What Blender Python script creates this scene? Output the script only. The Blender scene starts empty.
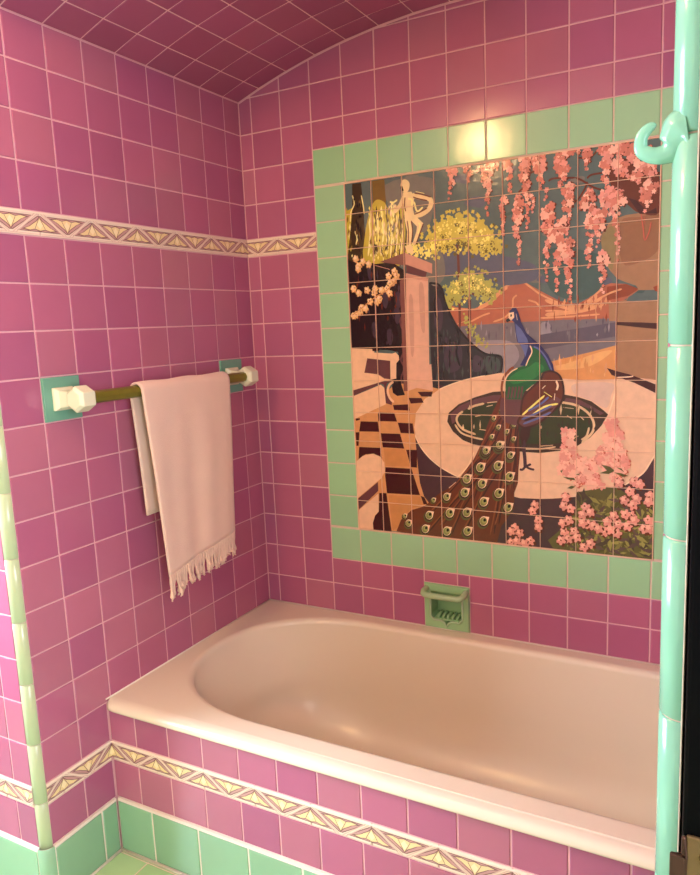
import bpy, bmesh, math, random
from mathutils import Vector, Matrix
from mathutils.geometry import tessellate_polygon

T = 0.108            # one wall tile with its joint, in metres; all layout below is in tile units
scene = bpy.context.scene
C = scene.collection

# ---------------------------------------------------------------- camera
cam_d = bpy.data.cameras.new('camera')
cam = bpy.data.objects.new('camera', cam_d); C.objects.link(cam)
cam_d.sensor_fit = 'HORIZONTAL'; cam_d.sensor_width = 36.0
cam_d.lens = 724.469 / 700 * 36.0
cam_d.shift_x = (350 - 356.746) / 700; cam_d.shift_y = (438.903 - 437.5) / 700
cam_d.clip_start = 0.02
R = ((0.88242, -0.46909, -0.03587), (0.46855, 0.86943, 0.15668), (-0.04231, -0.15507, 0.987))
mw = Matrix.Identity(4)
for i in range(3):
    mw[i][0] = R[i][0]; mw[i][1] = R[i][2]; mw[i][2] = -R[i][1]
mw[0][3], mw[1][3], mw[2][3] = 13.4518*T, -18.4682*T, -6.6811*T
cam.matrix_world = mw
scene.camera = cam

# ---------------------------------------------------------------- light and exposure
scene.view_settings.view_transform = 'Standard'; scene.view_settings.look = 'None'
scene.view_settings.gamma = 1.0; scene.view_settings.use_curve_mapping = False
scene.view_settings.exposure = -0.3
w = bpy.data.worlds.new('world'); scene.world = w; w.use_nodes = True
w.node_tree.nodes['Background'].inputs[0].default_value = (0.75, 0.82, 1.0, 1)
w.node_tree.nodes['Background'].inputs[1].default_value = 0.6
def area(name, loc, target, sx, sy, power, col):
    d = bpy.data.lights.new(name, 'AREA'); d.shape = 'RECTANGLE'; d.size = sx*T; d.size_y = sy*T
    d.energy = power; d.color = col
    o = bpy.data.objects.new(name, d); C.objects.link(o)
    o.location = [c*T for c in loc]
    v = Vector(target) - Vector(loc)
    o.rotation_euler = v.to_track_quat('-Z', 'Y').to_euler()
    return o
WIN_Y = (-20.0, -11.8); WIN_Z = (-12.0, -2.0); WIN_X = -9.0
area('window_daylight', (WIN_X - .6, sum(WIN_Y)/2, sum(WIN_Z)/2), (10, sum(WIN_Y)/2, sum(WIN_Z)/2), 8.0, 10.0, 160, (0.70, 0.79, 1.0))
W2_Y = (-23.0, -15.0); W2_Z = (-11.0, -1.5)
area('left_wall_cool_fill', (20.6, sum(W2_Y)/2, sum(W2_Z)/2), (0, sum(W2_Y)/2+3, sum(W2_Z)/2), 7.6, 9.0, 58, (0.80, 0.88, 1.0))  # added cool fill for the left wall, from an invented window
LAMPS = [((2.35, -15.9, 1.4), 0.72, 165.0), ((-3.2, -16.9, -1.9), 0.55, 32.0)]   # centre, radius, strength
LAMP_COL = (1.0, 0.58, 0.25)

# ---------------------------------------------------------------- helpers
def lin(c):
    r = []
    for v in c[:3]:
        v = v/255.0
        r.append(v/12.92 if v <= .04045 else ((v+.055)/1.055)**2.4)
    return tuple(r) + (1.0,)

def mat(name, base=None, attr=False, rough=.4, metal=0., coat=0., bump=0., bscale=30., noise=0., nscale=6., emis=None, estr=0., spec=.5, sheen=0., wave=False):
    m = bpy.data.materials.new(name); m.use_nodes = True
    nt = m.node_tree; b = nt.nodes['Principled BSDF']
    tc = nt.nodes.new('ShaderNodeTexCoord')
    src = None
    if attr:
        a = nt.nodes.new('ShaderNodeAttribute'); a.attribute_name = 'Col'; src = a.outputs['Color']
    else:
        rgb = nt.nodes.new('ShaderNodeRGB'); rgb.outputs[0].default_value = lin(base); src = rgb.outputs[0]
    if noise:
        n = nt.nodes.new('ShaderNodeTexNoise'); n.inputs['Scale'].default_value = nscale; n.inputs['Detail'].default_value = 3
        nt.links.new(tc.outputs['Object'], n.inputs['Vector'])
        mr = nt.nodes.new('ShaderNodeMapRange'); mr.inputs[3].default_value = 1-noise; mr.inputs[4].default_value = 1+noise
        nt.links.new(n.outputs['Fac'], mr.inputs[0])
        mx = nt.nodes.new('ShaderNodeVectorMath'); mx.operation = 'SCALE'
        nt.links.new(src, mx.inputs[0]); nt.links.new(mr.outputs[0], mx.inputs['Scale']); src = mx.outputs[0]
    nt.links.new(src, b.inputs['Base Color'])
    b.inputs['Roughness'].default_value = rough; b.inputs['Metallic'].default_value = metal
    b.inputs['Specular IOR Level'].default_value = spec
    b.inputs['Coat Weight'].default_value = coat; b.inputs['Coat Roughness'].default_value = .08
    if sheen: b.inputs['Sheen Weight'].default_value = sheen
    if bump:
        n = nt.nodes.new('ShaderNodeTexNoise'); n.inputs['Scale'].default_value = bscale; n.inputs['Detail'].default_value = 2
        nt.links.new(tc.outputs['Object'], n.inputs['Vector'])
        bp = nt.nodes.new('ShaderNodeBump'); bp.inputs['Strength'].default_value = bump; bp.inputs['Distance'].default_value = .002
        h = n.outputs['Fac']
        if wave:
            wv = nt.nodes.new('ShaderNodeTexWave'); wv.inputs['Scale'].default_value = 260; wv.inputs['Distortion'].default_value = 1.5
            nt.links.new(tc.outputs['Object'], wv.inputs['Vector'])
            ad = nt.nodes.new('ShaderNodeMath'); ad.operation = 'ADD'; nt.links.new(wv.outputs['Fac'], ad.inputs[0]); nt.links.new(h, ad.inputs[1]); h = ad.outputs[0]
        nt.links.new(h, bp.inputs['Height']); nt.links.new(bp.outputs['Normal'], b.inputs['Normal'])
    if emis:
        b.inputs['Emission Color'].default_value = tuple(emis) + (1,); b.inputs['Emission Strength'].default_value = estr
    return m

GLAZE = mat('glazed_tile', attr=True, rough=.16, bump=.25, bscale=14, noise=.05, nscale=9, spec=.45)
GROUT = mat('grout', (218, 166, 170), rough=.8, noise=.08, nscale=40)
GROUTL = mat('pale_grout', (215, 195, 170), rough=.8, noise=.1, nscale=40)
PAINT = mat('painted_glaze', attr=True, rough=.15, bump=.35, bscale=50, noise=.16, nscale=45, spec=.38)
ENAMEL = mat('tub_enamel', (228, 215, 188), rough=.24, spec=.5, coat=.0)
GREEN = mat('green_ceramic', (152, 196, 140), rough=.18, bump=.1, bscale=30, spec=.5)
CREAM = mat('cream_ceramic', (222, 222, 190), rough=.2, bump=.08, bscale=30)
MINT = mat('mint_ceramic', (126, 186, 158), rough=.16, bump=.1, bscale=25, noise=.03, spec=.5)
SAGE = mat('sage_ceramic', (178, 192, 150), rough=.2, bump=.1, bscale=25, noise=.04)
BRASS = mat('olive_brass', (134, 130, 52), rough=.35, metal=.55, noise=.2, nscale=30)
BRASS2 = mat('old_brass', (118, 94, 64), rough=.4, metal=.8, noise=.2, nscale=60)
BROWNM = mat('dark_bronze', (62, 38, 26), rough=.45, metal=.5)
TOWEL = mat('cotton_towel', (232, 200, 178), rough=.95, bump=.35, bscale=420, noise=.04, nscale=20, sheen=.3)
BLACK = mat('black_gloss_paint', (1, 1, 2), rough=.45, bump=.2, bscale=60, spec=.06)
PLASTER = mat('cream_plaster', (225, 215, 200), rough=.8, noise=.03)
ROSE = mat('rose_wall', (190, 120, 140), rough=.5, noise=.04)
WHITEP = mat('white_frame_paint', (230, 230, 225), rough=.4)
CAULK = mat('white_caulk', (225, 215, 195), rough=.5, bump=.4, bscale=90)
GLOBE = mat('lit_globe_glass', (255, 235, 200), rough=.3, emis=LAMP_COL, estr=1.0)

class MB:
    """collects polygons in tile units and links them as one mesh object"""
    def __init__(s): s.v = []; s.f = []; s.m = []; s.c = []; s.sm = []
    def poly(s, pts, mi=0, col=(1, 1, 1, 1), sm=False):
        b = len(s.v); s.v += [(p[0]*T, p[1]*T, p[2]*T) for p in pts]
        s.f.append(list(range(b, b+len(pts)))); s.m.append(mi); s.c.append(col); s.sm.append(sm)
    def mesh(s, verts, faces, mi=0, col=(1, 1, 1, 1), sm=False):
        b = len(s.v); s.v += [(p[0]*T, p[1]*T, p[2]*T) for p in verts]
        for f in faces: s.f.append([b+i for i in f]); s.m.append(mi); s.c.append(col); s.sm.append(sm)
    def box(s, a, b, mi=0, col=(1, 1, 1, 1)):
        x0, y0, z0 = a; x1, y1, z1 = b
        v = [(x0,y0,z0),(x1,y0,z0),(x1,y1,z0),(x0,y1,z0),(x0,y0,z1),(x1,y0,z1),(x1,y1,z1),(x0,y1,z1)]
        s.mesh(v, [(0,3,2,1),(4,5,6,7),(0,1,5,4),(1,2,6,5),(2,3,7,6),(3,0,4,7)], mi, col)
    def tube(s, pts, rads, n=12, mi=0, col=(1,1,1,1), cap=True, sm=True, up=(0,0,1)):
        P = [Vector(p) for p in pts]; vs = []; fs = []
        if not hasattr(rads, '__len__'): rads = [rads]*len(P)
        prev = None
        for i, p in enumerate(P):
            t = (P[min(i+1, len(P)-1)] - P[max(i-1, 0)]).normalized()
            if prev is None:
                u = Vector(up)
                if abs(u.dot(t)) > .95: u = Vector((1, 0, 0))
                a = (u - t*u.dot(t)).normalized()
            else: a = (prev - t*prev.dot(t)).normalized()
            prev = a; b = t.cross(a)
            for k in range(n):
                th = 2*math.pi*k/n
                vs.append(p + (a*math.cos(th) + b*math.sin(th))*rads[i])
        for i in range(len(P)-1):
            for k in range(n):
                fs.append((i*n+k, i*n+(k+1) % n, (i+1)*n+(k+1) % n, (i+1)*n+k))
        s.mesh(vs, fs, mi, col, sm)
        if cap:
            s.poly(vs[:n][::-1], mi, col); s.poly(vs[-n:], mi, col)
    def build(s, name, mats, parent=None, bevel=0, seg=2, weld=True, recalc=True):
        me = bpy.data.meshes.new(name); me.from_pydata(s.v, [], s.f)
        if not isinstance(mats, (list, tuple)): mats = [mats]
        for m in mats: me.materials.append(m)
        me.polygons.foreach_set('material_index', s.m)
        me.polygons.foreach_set('use_smooth', s.sm)
        ca = me.color_attributes.new('Col', 'FLOAT_COLOR', 'CORNER')
        buf = []
        for f, c in zip(s.f, s.c): buf += list(c)*len(f)
        ca.data.foreach_set('color', buf)
        me.update()
        if weld or recalc:
            bm = bmesh.new(); bm.from_mesh(me)
            if weld: bmesh.ops.remove_doubles(bm, verts=bm.verts, dist=2e-6)
            if recalc: bmesh.ops.recalc_face_normals(bm, faces=bm.faces)
            bm.to_mesh(me); bm.free()
        o = bpy.data.objects.new(name, me); C.objects.link(o)
        if parent is not None:
            o.parent = parent
            o.matrix_parent_inverse = Matrix.Translation(parent.location).inverted()
        if bevel:
            md = o.modifiers.new('bevel', 'BEVEL'); md.width = bevel*T; md.segments = seg; md.limit_method = 'ANGLE'; md.angle_limit = .6
        return o

def empty(name, loc, label, cat, group=None):
    o = bpy.data.objects.new(name, None); C.objects.link(o); o.location = [c*T for c in loc]; o.empty_display_size = .02
    o['label'] = label; o['category'] = cat
    if group: o['group'] = group
    return o
def struct(o, label=None):
    o['kind'] = 'structure'
    if label: o['label'] = label
    return o
def tag(o, label, cat, group=None):
    o['label'] = label; o['category'] = cat
    if group: o['group'] = group
    return o

def inset(poly, d):
    n = len(poly); L = []
    ar = sum(poly[i][0]*poly[(i+1) % n][1]-poly[(i+1) % n][0]*poly[i][1] for i in range(n))
    sg = 1 if ar > 0 else -1
    for i in range(n):
        (x0, y0), (x1, y1) = poly[i], poly[(i+1) % n]
        dx, dy = x1-x0, y1-y0; l = math.hypot(dx, dy) or 1e-9
        nx, ny = -dy/l*sg, dx/l*sg
        L.append((nx, ny, nx*x0+ny*y0+d))
    out = []
    for i in range(n):
        a, b, c = L[i-1]; e, f, g = L[i]
        det = a*f-b*e
        if abs(det) < 1e-6:
            out.append((poly[i][0]+e*d, poly[i][1]+f*d)); continue
        out.append(((c*f-b*g)/det, (a*g-c*e)/det))
    return out
def clip_half(poly, a, b, c):           # keep a*x+b*y<=c
    out = []
    n = len(poly)
    for i in range(n):
        p, q = poly[i], poly[(i+1) % n]
        dp = a*p[0]+b*p[1]-c; dq = a*q[0]+b*q[1]-c
        if dp <= 0: out.append(p)
        if (dp < 0 < dq) or (dq < 0 < dp):
            t = dp/(dp-dq); out.append((p[0]+(q[0]-p[0])*t, p[1]+(q[1]-p[1])*t))
    return out
def clip_rect(poly, r):
    for h in ((-1, 0, -r[0]), (1, 0, r[1]), (0, -1, -r[2]), (0, 1, r[3])):
        if len(poly) < 3: return []
        poly = clip_half(poly, *h)
    return poly
def sub_rect(c, h):
    x0, x1, y0, y1 = c; a0, a1, b0, b1 = h
    if a0 >= x1-1e-4 or a1 <= x0+1e-4 or b0 >= y1-1e-4 or b1 <= y0+1e-4: return [c]
    out = []
    if b1 < y1: out.append((x0, x1, b1, y1))
    if b0 > y0: out.append((x0, x1, y0, b0))
    m0, m1 = max(y0, b0), min(y1, b1)
    if a0 > x0: out.append((x0, a0, m0, m1))
    if a1 < x1: out.append((a1, x1, m0, m1))
    return [q for q in out if q[1]-q[0] > .06 and q[3]-q[2] > .06]

rnd = random.Random(7)
GAP = .013
def jit(c, amt=.05, hue=.02):
    k = 1+rnd.uniform(-amt, amt)
    return tuple(max(0, min(1, v*k*(1+rnd.uniform(-hue, hue)))) for v in c[:3]) + (1.,)
def tile(M, F, poly, col, mi=0, proud=0., gap=GAP, tilt=.003, bev=.022):
    if len(poly) < 3: return
    xs = [p[0] for p in poly]; ys = [p[1] for p in poly]
    if max(xs)-min(xs) < .05 or max(ys)-min(ys) < .05: return
    if rnd.random() < 2 and len(poly) == 4: pass
    a = inset(poly, gap); b = inset(a, bev); c2 = inset(a, bev*.35)
    cx, cy = sum(xs)/len(xs), sum(ys)/len(ys)
    tx, ty = rnd.uniform(-tilt, tilt), rnd.uniform(-tilt, tilt)
    def P(p, d): return F(p[0], p[1], d + proud + (p[0]-cx)*tx + (p[1]-cy)*ty)
    n = len(a)
    top = [P(p, 0) for p in b]; mid = [P(p, -.007) for p in c2]; low = [P(p, -.035-proud) for p in a]
    for i in range(n):
        j = (i+1) % n
        M.poly([low[i], low[j], mid[j], mid[i]], mi, col)
        M.poly([mid[i], mid[j], top[j], top[i]], mi, col, True)
    M.poly(top, mi, col)
def rect(c): return [(c[0], c[2]), (c[1], c[2]), (c[1], c[3]), (c[0], c[3])]

PINK = lin((176, 100, 128)); GRN = lin((154, 202, 152)); GRNB = lin((138, 182, 144)); GFLOOR = lin((168, 200, 146))
def pink():
    r = rnd.random()
    base = lin((170, 95, 126)) if r < .25 else lin((178, 106, 128)) if r < .5 else PINK
    return jit(base, .05, .02)

# ---------------------------------------------------------------- layout numbers
BH = .5164                                   # height of the decorative band
def S(n): return -(n if n <= 4 else n + BH)  # z of row line n
BASE_T, FLOOR = -(17+2*BH), -(17+2*BH+1.42)
XC = [0, .4248] + [.4248+1.01495*k for k in range(1, 15)] + [15.0]
VC = [0] + [.7134+1.01837*k for k in range(0, 8)] + [8.86]
XR = 15.0; XP = 12.95; YF = -6.94; YL = -8.86; RT = .2
BORD = (.4248+2*1.01495, .4248+12*1.01495, -13.72, -1.755)   # x0 x1 z0 z1 of the green tile frame
PIC = (3.44, 11.61, -12.69, -2.79)
DISH = (5.5, 6.87, -15.41, -14.08)
AX, AZ, AR = 6.9, 1.165, 19.74
def arc_z(x): return AZ - (AR - math.sqrt(AR*AR-(x-AX)**2))
def arc_u(u, d=0):                           # arc length from the left springing -> x, z
    th0 = -math.asin(AX/AR); th = th0 + u/AR
    r = AR - d
    return AX + r*math.sin(th), AZ-AR + r*math.cos(th)
ARC_LEN = AR*(math.asin(AX/AR)+math.asin((XR-AX)/AR))

FB = lambda u, v, d: (u, -d, v)              # back wall
FL = lambda u, v, d: (d, u, v)               # left wall, u = y
FA = lambda u, v, d: (u, YF-d, v)            # tub apron
FR = lambda u, v, d: (u, YL-RT-d, v)         # room-facing wall left of the alcove
FRI = lambda u, v, d: (XR-d, u, v)           # right alcove wall

ROWS = [2, 1, 0, -1, -2, -3, -4] + [S(n) for n in range(5, 17)] + [-(16+2*BH), BASE_T]
ROWPAIRS = []
_r = [1.5, 1, 0, -1, -2, -3, -4]
ROWPAIRS += list(zip(_r[1:], _r[:-1]))
_r = [-(4+BH)] + [S(n) for n in range(5, 17)]
ROWPAIRS += list(zip(_r[1:], _r[:-1]))
ROWPAIRS += [(BASE_T, -(16+2*BH))]
BAND1 = (-(4+BH), -4); BAND2 = (-(16+2*BH), -(16+BH))

# ---------------------------------------------------------------- back wall
M = MB()
arcpts = [(x, arc_z(x)) for x in [XR*k/40 for k in range(41)]]
def under_arc(poly):
    for (x0, z0), (x1, z1) in zip(arcpts[:-1], arcpts[1:]):
        if len(poly) < 3: return []
        a, b = -(z1-z0), (x1-x0)
        poly = clip_half(poly, a, b, a*x0+b*z0-.01)
    return poly
def clean(poly):
    out = []
    for p in poly:
        if not out or math.hypot(p[0]-out[-1][0], p[1]-out[-1][1]) > .02: out.append(p)
    if len(out) > 2 and math.hypot(out[0][0]-out[-1][0], out[0][1]-out[-1][1]) < .02: out.pop()
    return out
for x0, x1 in zip(XC[:-1], XC[1:]):
    for z0, z1 in ROWPAIRS:
        if z0 < -15.6: continue
        z0 = max(z0, -15.415)
        for c in sub_rect((x0, x1, z0, z1), BORD):
            for c2 in [(q[2], q[3], q[0], q[1]) for q in sub_rect((c[2], c[3], c[0], c[1]), (DISH[2], DISH[3], DISH[0], DISH[1]))]:
                p = rect(c2)
                if z1 > -.2: p = clean(under_arc(p))
                tile(M, FB, p, pink())
NB = (DISH[0]+.1, DISH[1]-.1, DISH[2]+.1, DISH[3]-.1)
for a in ((-.5, NB[0], -19.6, 1.6), (NB[1], XR+.5, -19.6, 1.6), (NB[0], NB[1], -19.6, NB[2]), (NB[0], NB[1], NB[3], 1.6)):
    M.box((a[0], .014, a[2]), (a[1], .8, a[3]), 1)
struct(M.build('wall_back', [GLAZE, GROUT]), 'rose tiled back wall of the tub alcove')

# ---------------------------------------------------------------- left alcove wall
PL1 = (-VC[8], -VC[7], S(8), S(7)); PL1 = (-(.7134+7*1.01837), -(.7134+6*1.01837), S(8), S(7)); PL2 = (-(.7134+1.01837), -.7134, S(8), S(7))
M = MB()
for v0, v1 in zip(VC[:-1], VC[1:]):
    for z0, z1 in ROWPAIRS:
        if z0 > -.5: continue
        c = (-v1, -v0, z0, z1)
        if z1 > -.5: c = (-v1, -v0, z0, -.085)
        if z0 < -15.6:
            if v1 < 6.95: continue
            c = (-v1, min(-v0, YF-.02), z0, z1)
        for c2 in sub_rect(c, PL1):
            for c3 in sub_rect(c2, PL2): tile(M, FL, rect(c3), pink())
M.box((-.5, YL, FLOOR), (-.014, 0.014, .3), 1)
struct(M.build('wall_left', [GLAZE, GROUT]), 'rose tiled left wall of the tub alcove')

# ---------------------------------------------------------------- right alcove wall and the near partition
M = MB()
for v0, v1 in zip(VC[:-1], VC[1:]):
    for z0, z1 in ROWPAIRS:
        if z0 > -1.5: continue
        c = (-v1, -v0, z0, z1)
        if z0 < -15.6:
            if v1 < 6.95: continue
            c = (-v1, min(-v0, YF-.02), z0, z1)
        tile(M, FRI, rect(c), pink())
M.box((XR+.014, YL, FLOOR), (XR+.5, .014, .3), 1)
struct(M.build('wall_right', [GLAZE, GROUT]), 'rose tiled right wall of the tub alcove')
M = MB()
FP = lambda u, v, d: (XP-d, u, v)
vr = [9.06, 9.66, 10.68, 11.70, 12.72]
for v0, v1 in zip(vr[:-1], vr[1:]):
    for z0, z1 in ROWPAIRS: tile(M, FP, rect((-v1, -v0, z0, min(z1, 1))), pink())
M.box((XP+.014, -12.72, FLOOR), (13.12, YL-RT, 3), 1)
struct(M.build('wall_partition', [GLAZE, GROUT]), 'thin tiled partition at the near right')

# ---------------------------------------------------------------- vaulted ceiling
M = MB()
def FV(u, v, d):
    x, z = arc_u(u, d); return (x, v, z)
us = [0] + [.8+1.0*k for k in range(0, 13)]
us = [u for u in us if u < ARC_LEN-.2] + [ARC_LEN]
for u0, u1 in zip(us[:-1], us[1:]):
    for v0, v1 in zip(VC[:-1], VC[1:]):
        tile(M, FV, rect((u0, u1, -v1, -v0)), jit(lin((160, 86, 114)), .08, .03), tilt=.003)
N = 40
for k in range(N):
    u0, u1 = ARC_LEN*k/N, ARC_LEN*(k+1)/N
    for d, flip in ((-.014, 0), (-.6, 1)):
        q = [FV(u0, YL, d), FV(u1, YL, d), FV(u1, .014, d), FV(u0, .014, d)]
        M.poly(q, 1)
struct(M.build('ceiling', [GLAZE, GROUT]), 'maroon tiled vault over the tub')

# ---------------------------------------------------------------- room around the camera
M = MB()
for x0, x1 in zip([-9+1.018*k for k in range(0, 10)][:-1], [-9+1.018*k for k in range(0, 10)][1:]):
    pass
xl = [-.2-.62-1.018*k for k in range(0, 9)]
xl = [-RT] + xl
for x1, x0 in zip(xl[:-1], xl[1:]):
    for z0, z1 in ROWPAIRS:
        if z0 > -.5: z1 = min(z1, 1)
        tile(M, FR, rect((x0, x1, z0, z1)), pink())
M.box((-9.4, YL-RT+.014, FLOOR), (-RT, YL-RT+.5, 3), 1)
for k in range(24):
    xa, xb = XR*k/24, XR*(k+1)/24
    M.box((xa, YL-.18, max(arc_z(xa), arc_z(xb))), (xb, YL-.01, 3), 1)
M.box((-RT, YL-.18, -.08), (0, YL+.1, 3), 1)
M.box((13.14, YL-.2, FLOOR), (20.4, YL-.01, -.6), 1); M.box((XR, YL-.2, -.6), (20.4, YL-.01, 3), 1)
struct(M.build('wall_front', [GLAZE, GROUT]), 'rose tiled wall left of the alcove opening')
M = MB()
y0, y1 = WIN_Y; z0, z1 = WIN_Z
for a, b in (((-9.4, -30, FLOOR), (-9, y0, 3)), ((-9.4, y1, FLOOR), (-9, YL-RT, 3)), ((-9.4, y0, FLOOR), (-9, y1, z0)), ((-9.4, y0, z1), (-9, y1, 3))): M.box(a, b)
struct(M.build('wall_window_side', ROSE), 'room wall with the window')
M = MB()
for a, b in (((-9.45, y0, z0), (-8.9, y0+.5, z1)), ((-9.45, y1-.5, z0), (-8.9, y1, z1)), ((-9.45, y0, z0), (-8.9, y1, z0+.5)), ((-9.45, y0, z1-.5), (-8.9, y1, z1)), ((-9.3, y0, -7.2), (-9.05, y1, -6.8))): M.box(a, b)
struct(M.build('window_1', WHITEP), 'white painted window frame')
M = MB(); M.box((-9, -30.4, FLOOR), (20.4, -30, 3))
struct(M.build('wall_rear', PLASTER), 'plastered wall behind the camera')
M = MB(); y0, y1 = W2_Y; z0, z1 = W2_Z
for a, b in (((20, -30, FLOOR), (20.4, y0, 3)), ((20, y1, FLOOR), (20.4, YL-.2, 3)), ((20, y0, FLOOR), (20.4, y1, z0)), ((20, y0, z1), (20.4, y1, 3))): M.box(a, b)
struct(M.build('wall_far_right', PLASTER), 'plastered wall at the right of the room')
M = MB()
for a, b in (((19.9, y0, z0), (20.45, y0+.3, z1)), ((19.9, y1-.3, z0), (20.45, y1, z1)), ((19.9, y0, z0), (20.45, y1, z0+.3)), ((19.9, y0, z1-.3), (20.45, y1, z1))): M.box(a, b)
struct(M.build('fill_window', WHITEP), 'white painted frame of an added, unseen window at the right of the room')  # frame added around the opening of the cool fill, out of view
M = MB(); M.box((-9.4, -30.4, 3), (20.4, .8, 3.4))
struct(M.build('ceiling_room', PLASTER), 'flat plastered room ceiling')

# ---------------------------------------------------------------- floor
M = MB()
FF = lambda u, v, d: (u, v, FLOOR+d)
P6 = 1.43
xs = [.99+P6*k for k in range(-7, 14)]; ys = [-7.07-P6*k for k in range(-1, 17)]
for x0, x1 in zip(xs[:-1], xs[1:]):
    for b, a in zip(ys[:-1], ys[1:]):
        x00, x11, a0, b0 = max(x0, -9), min(x1, 20), a, b
        if b0 > YF: b0 = YF
        cc = [(x00, x11, a0, b0)]
        if x00 < 0 and b0 > YL-RT:
            cc = []
            if x11 > 0: cc.append((0, x11, a0, b0))
            if a0 < YL-RT: cc.append((x00, min(0, x11), a0, YL-RT))
        for c in cc: tile(M, FF, rect(c), jit(GFLOOR, .05, .03))
M.box((-9.4, -30.4, FLOOR-.4), (20.4, .8, FLOOR-.014), 1)
struct(M.build('floor', [GLAZE, GROUTL]), 'pale green tiled floor')

# ---------------------------------------------------------------- green baseboards
def base_run(name, F, lines, label, gapc=(210, 190, 160)):
    M = MB()
    h = -FLOOR + BASE_T
    for a, b in zip(lines[:-1], lines[1:]):
        col = jit(GRNB, .05, .02)
        tile(M, F, rect((a, b, FLOOR+.03, BASE_T-.04)), col, proud=.07, bev=.04)
        # pale caulked top edge
        M.mesh([F(a, BASE_T+.01, -.03), F(b, BASE_T+.01, -.03), F(b, BASE_T+.0, .05), F(a, BASE_T+.0, .05), F(b, BASE_T-.05, .068), F(a, BASE_T-.05, .068)],
               [(0, 1, 2, 3), (3, 2, 4, 5)], 1, sm=False)
    a, b = lines[0], lines[-1]
    M.mesh([F(a, FLOOR, .055), F(b, FLOOR, .055), F(b, BASE_T-.05, .055), F(a, BASE_T-.05, .055), F(a, FLOOR, -.03), F(b, FLOOR, -.03), F(b, BASE_T-.05, -.03), F(a, BASE_T-.05, -.03)],
           [(0, 1, 2, 3), (4, 5, 6, 7), (0, 4, 7, 3), (1, 5, 6, 2), (3, 2, 6, 7), (0, 1, 5, 4)], 1)
    # caulk bead at the floor
    M.tube([F(a, FLOOR+.02, .085), F(b, FLOOR+.02, .085)], .03, 8, 1)
    return struct(M.build(name, [GLAZE, CAULK]), label)
base_run('baseboard_tub', FA, [0.08] + [1.21+1.43*k for k in range(0, 10)] + [XR], 'green tile baseboard under the tub apron')
base_run('baseboard_left', FL, [YL, -7.49, YF-.08], 'green tile baseboard on the left wall')
base_run('baseboard_front', FR, [-9+.0, -7.6, -6.17, -4.74, -3.31, -1.88, -RT], 'green tile baseboard left of the corner')

# ---------------------------------------------------------------- decorative band
CB = lin((240, 220, 196)); CBR = lin((220, 188, 170)); MV = lin((196, 150, 144)); YE = lin((236, 212, 156)); YE2 = lin((246, 228, 182)); OL = lin((134, 96, 92))
def band(name, F, u0, u1, zr, phase, label):
    M = MB(); zb, zt = zr; h = zt-zb; P = 1.433
    k0 = math.floor((u0-phase)/P)-1; k1 = math.ceil((u1-phase)/P)+1
    R_ = (u0, u1, zb, zt)
    def put(pts, cu, d, col):
        for t in tessellate_polygon([[Vector((cu+x*P, zb+y*h, 0)) for x, y in pts]]):
            tri = [(cu+pts[i][0]*P, zb+pts[i][1]*h) for i in t]
            q = clip_rect(tri, R_)
            if len(q) > 2: M.poly([F(p[0], p[1], d) for p in q], 0, col)
    def stroke(pts, cu, wd, d, col):
        for (xa, ya), (xb, yb) in zip(pts[:-1], pts[1:]):
            A_, B_ = Vector((xa*P, ya*h)), Vector((xb*P, yb*h)); t = (B_-A_); 
            if t.length < 1e-6: continue
            n = Vector((-t.y, t.x)).normalized()*wd/2
            q = [A_+n, B_+n, B_-n, A_-n]
            put([(p.x/P, p.y/h) for p in q], cu, d, col)
    for k in range(k0, k1+1):
        j = phase + k*P
        a, b = max(j, u0), min(j+P, u1)
        if b-a > .05: tile(M, F, rect((a, b, zb, zt)), jit(CB, .03, .01), proud=.015, gap=.008)
        for cu, s in ((j, 1), (j+P/2, -1)):
            Y = (lambda y: y) if s > 0 else (lambda y: 1-y)
            W = lambda pts: [(x, Y(y)) for x, y in pts]
            put(W([(-.40, .17), (.40, .17), (.03, .82), (-.03, .82)]), cu, .0172, OL)
            put(W([(-.365, .2), (.365, .2), (.02, .79), (-.02, .79)]), cu, .0182, MV)
            put(W([(0, .80), (-.06, .62), (-.13, .5), (-.2, .36), (-.33, .25), (-.2, .2), (-.09, .26), (0, .19), (.09, .26), (.2, .2), (.33, .25), (.2, .36), (.13, .5), (.06, .62)]), cu, .0192, OL)
            put(W([(0, .74), (-.05, .6), (-.115, .49), (-.18, .37), (-.27, .27), (-.18, .235), (-.09, .29), (0, .23), (.09, .29), (.18, .235), (.27, .27), (.18, .37), (.115, .49), (.05, .6)]), cu, .0202, YE)
            put(W([(0, .68), (-.05, .45), (0, .28), (.05, .45)]), cu, .0212, YE2)
            for sx in (-1, 1):
                stroke(W([(0, .78), (sx*.09, .3)]), cu, .012, .022, OL)
                stroke(W([(sx*.075, .92), (sx*.47, .1)]), cu, .02, .0225, CBR)
    M.mesh([F(u0, zt-.05, .03), F(u1, zt-.05, .03), F(u1, zt-.01, .018), F(u0, zt-.01, .018)], [(0, 1, 2, 3)], 0, CB)
    stroke([((u0)/P, .93), ((u1)/P, .93)], 0, .012, .024, CBR); stroke([((u0)/P, .08), ((u1)/P, .08)], 0, .012, .024, CBR)
    return struct(M.build(name, [GLAZE, GROUTL], weld=False, recalc=False), label)
band('trim_1', FL, YL, 0, BAND1, -7.44, 'cream band with yellow fans high on the left wall')
band('trim_2', FB, 0, BORD[0], BAND1, 1.12, 'cream band with yellow fans high on the back wall, left of the mural')
band('trim_3', FL, YL, YF-.02, BAND2, -6.98, 'cream band with yellow fans low on the left wall')
band('trim_4', FA, .0, XR, BAND2, .03, 'cream band with yellow fans along the tub apron')
band('trim_5', FR, -9, -RT, BAND2, -1.1, 'cream band with yellow fans low on the wall left of the corner')
band('trim_6', FB, BORD[1], XR, BAND1, 12.9, 'cream band piece right of the mural')

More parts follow.
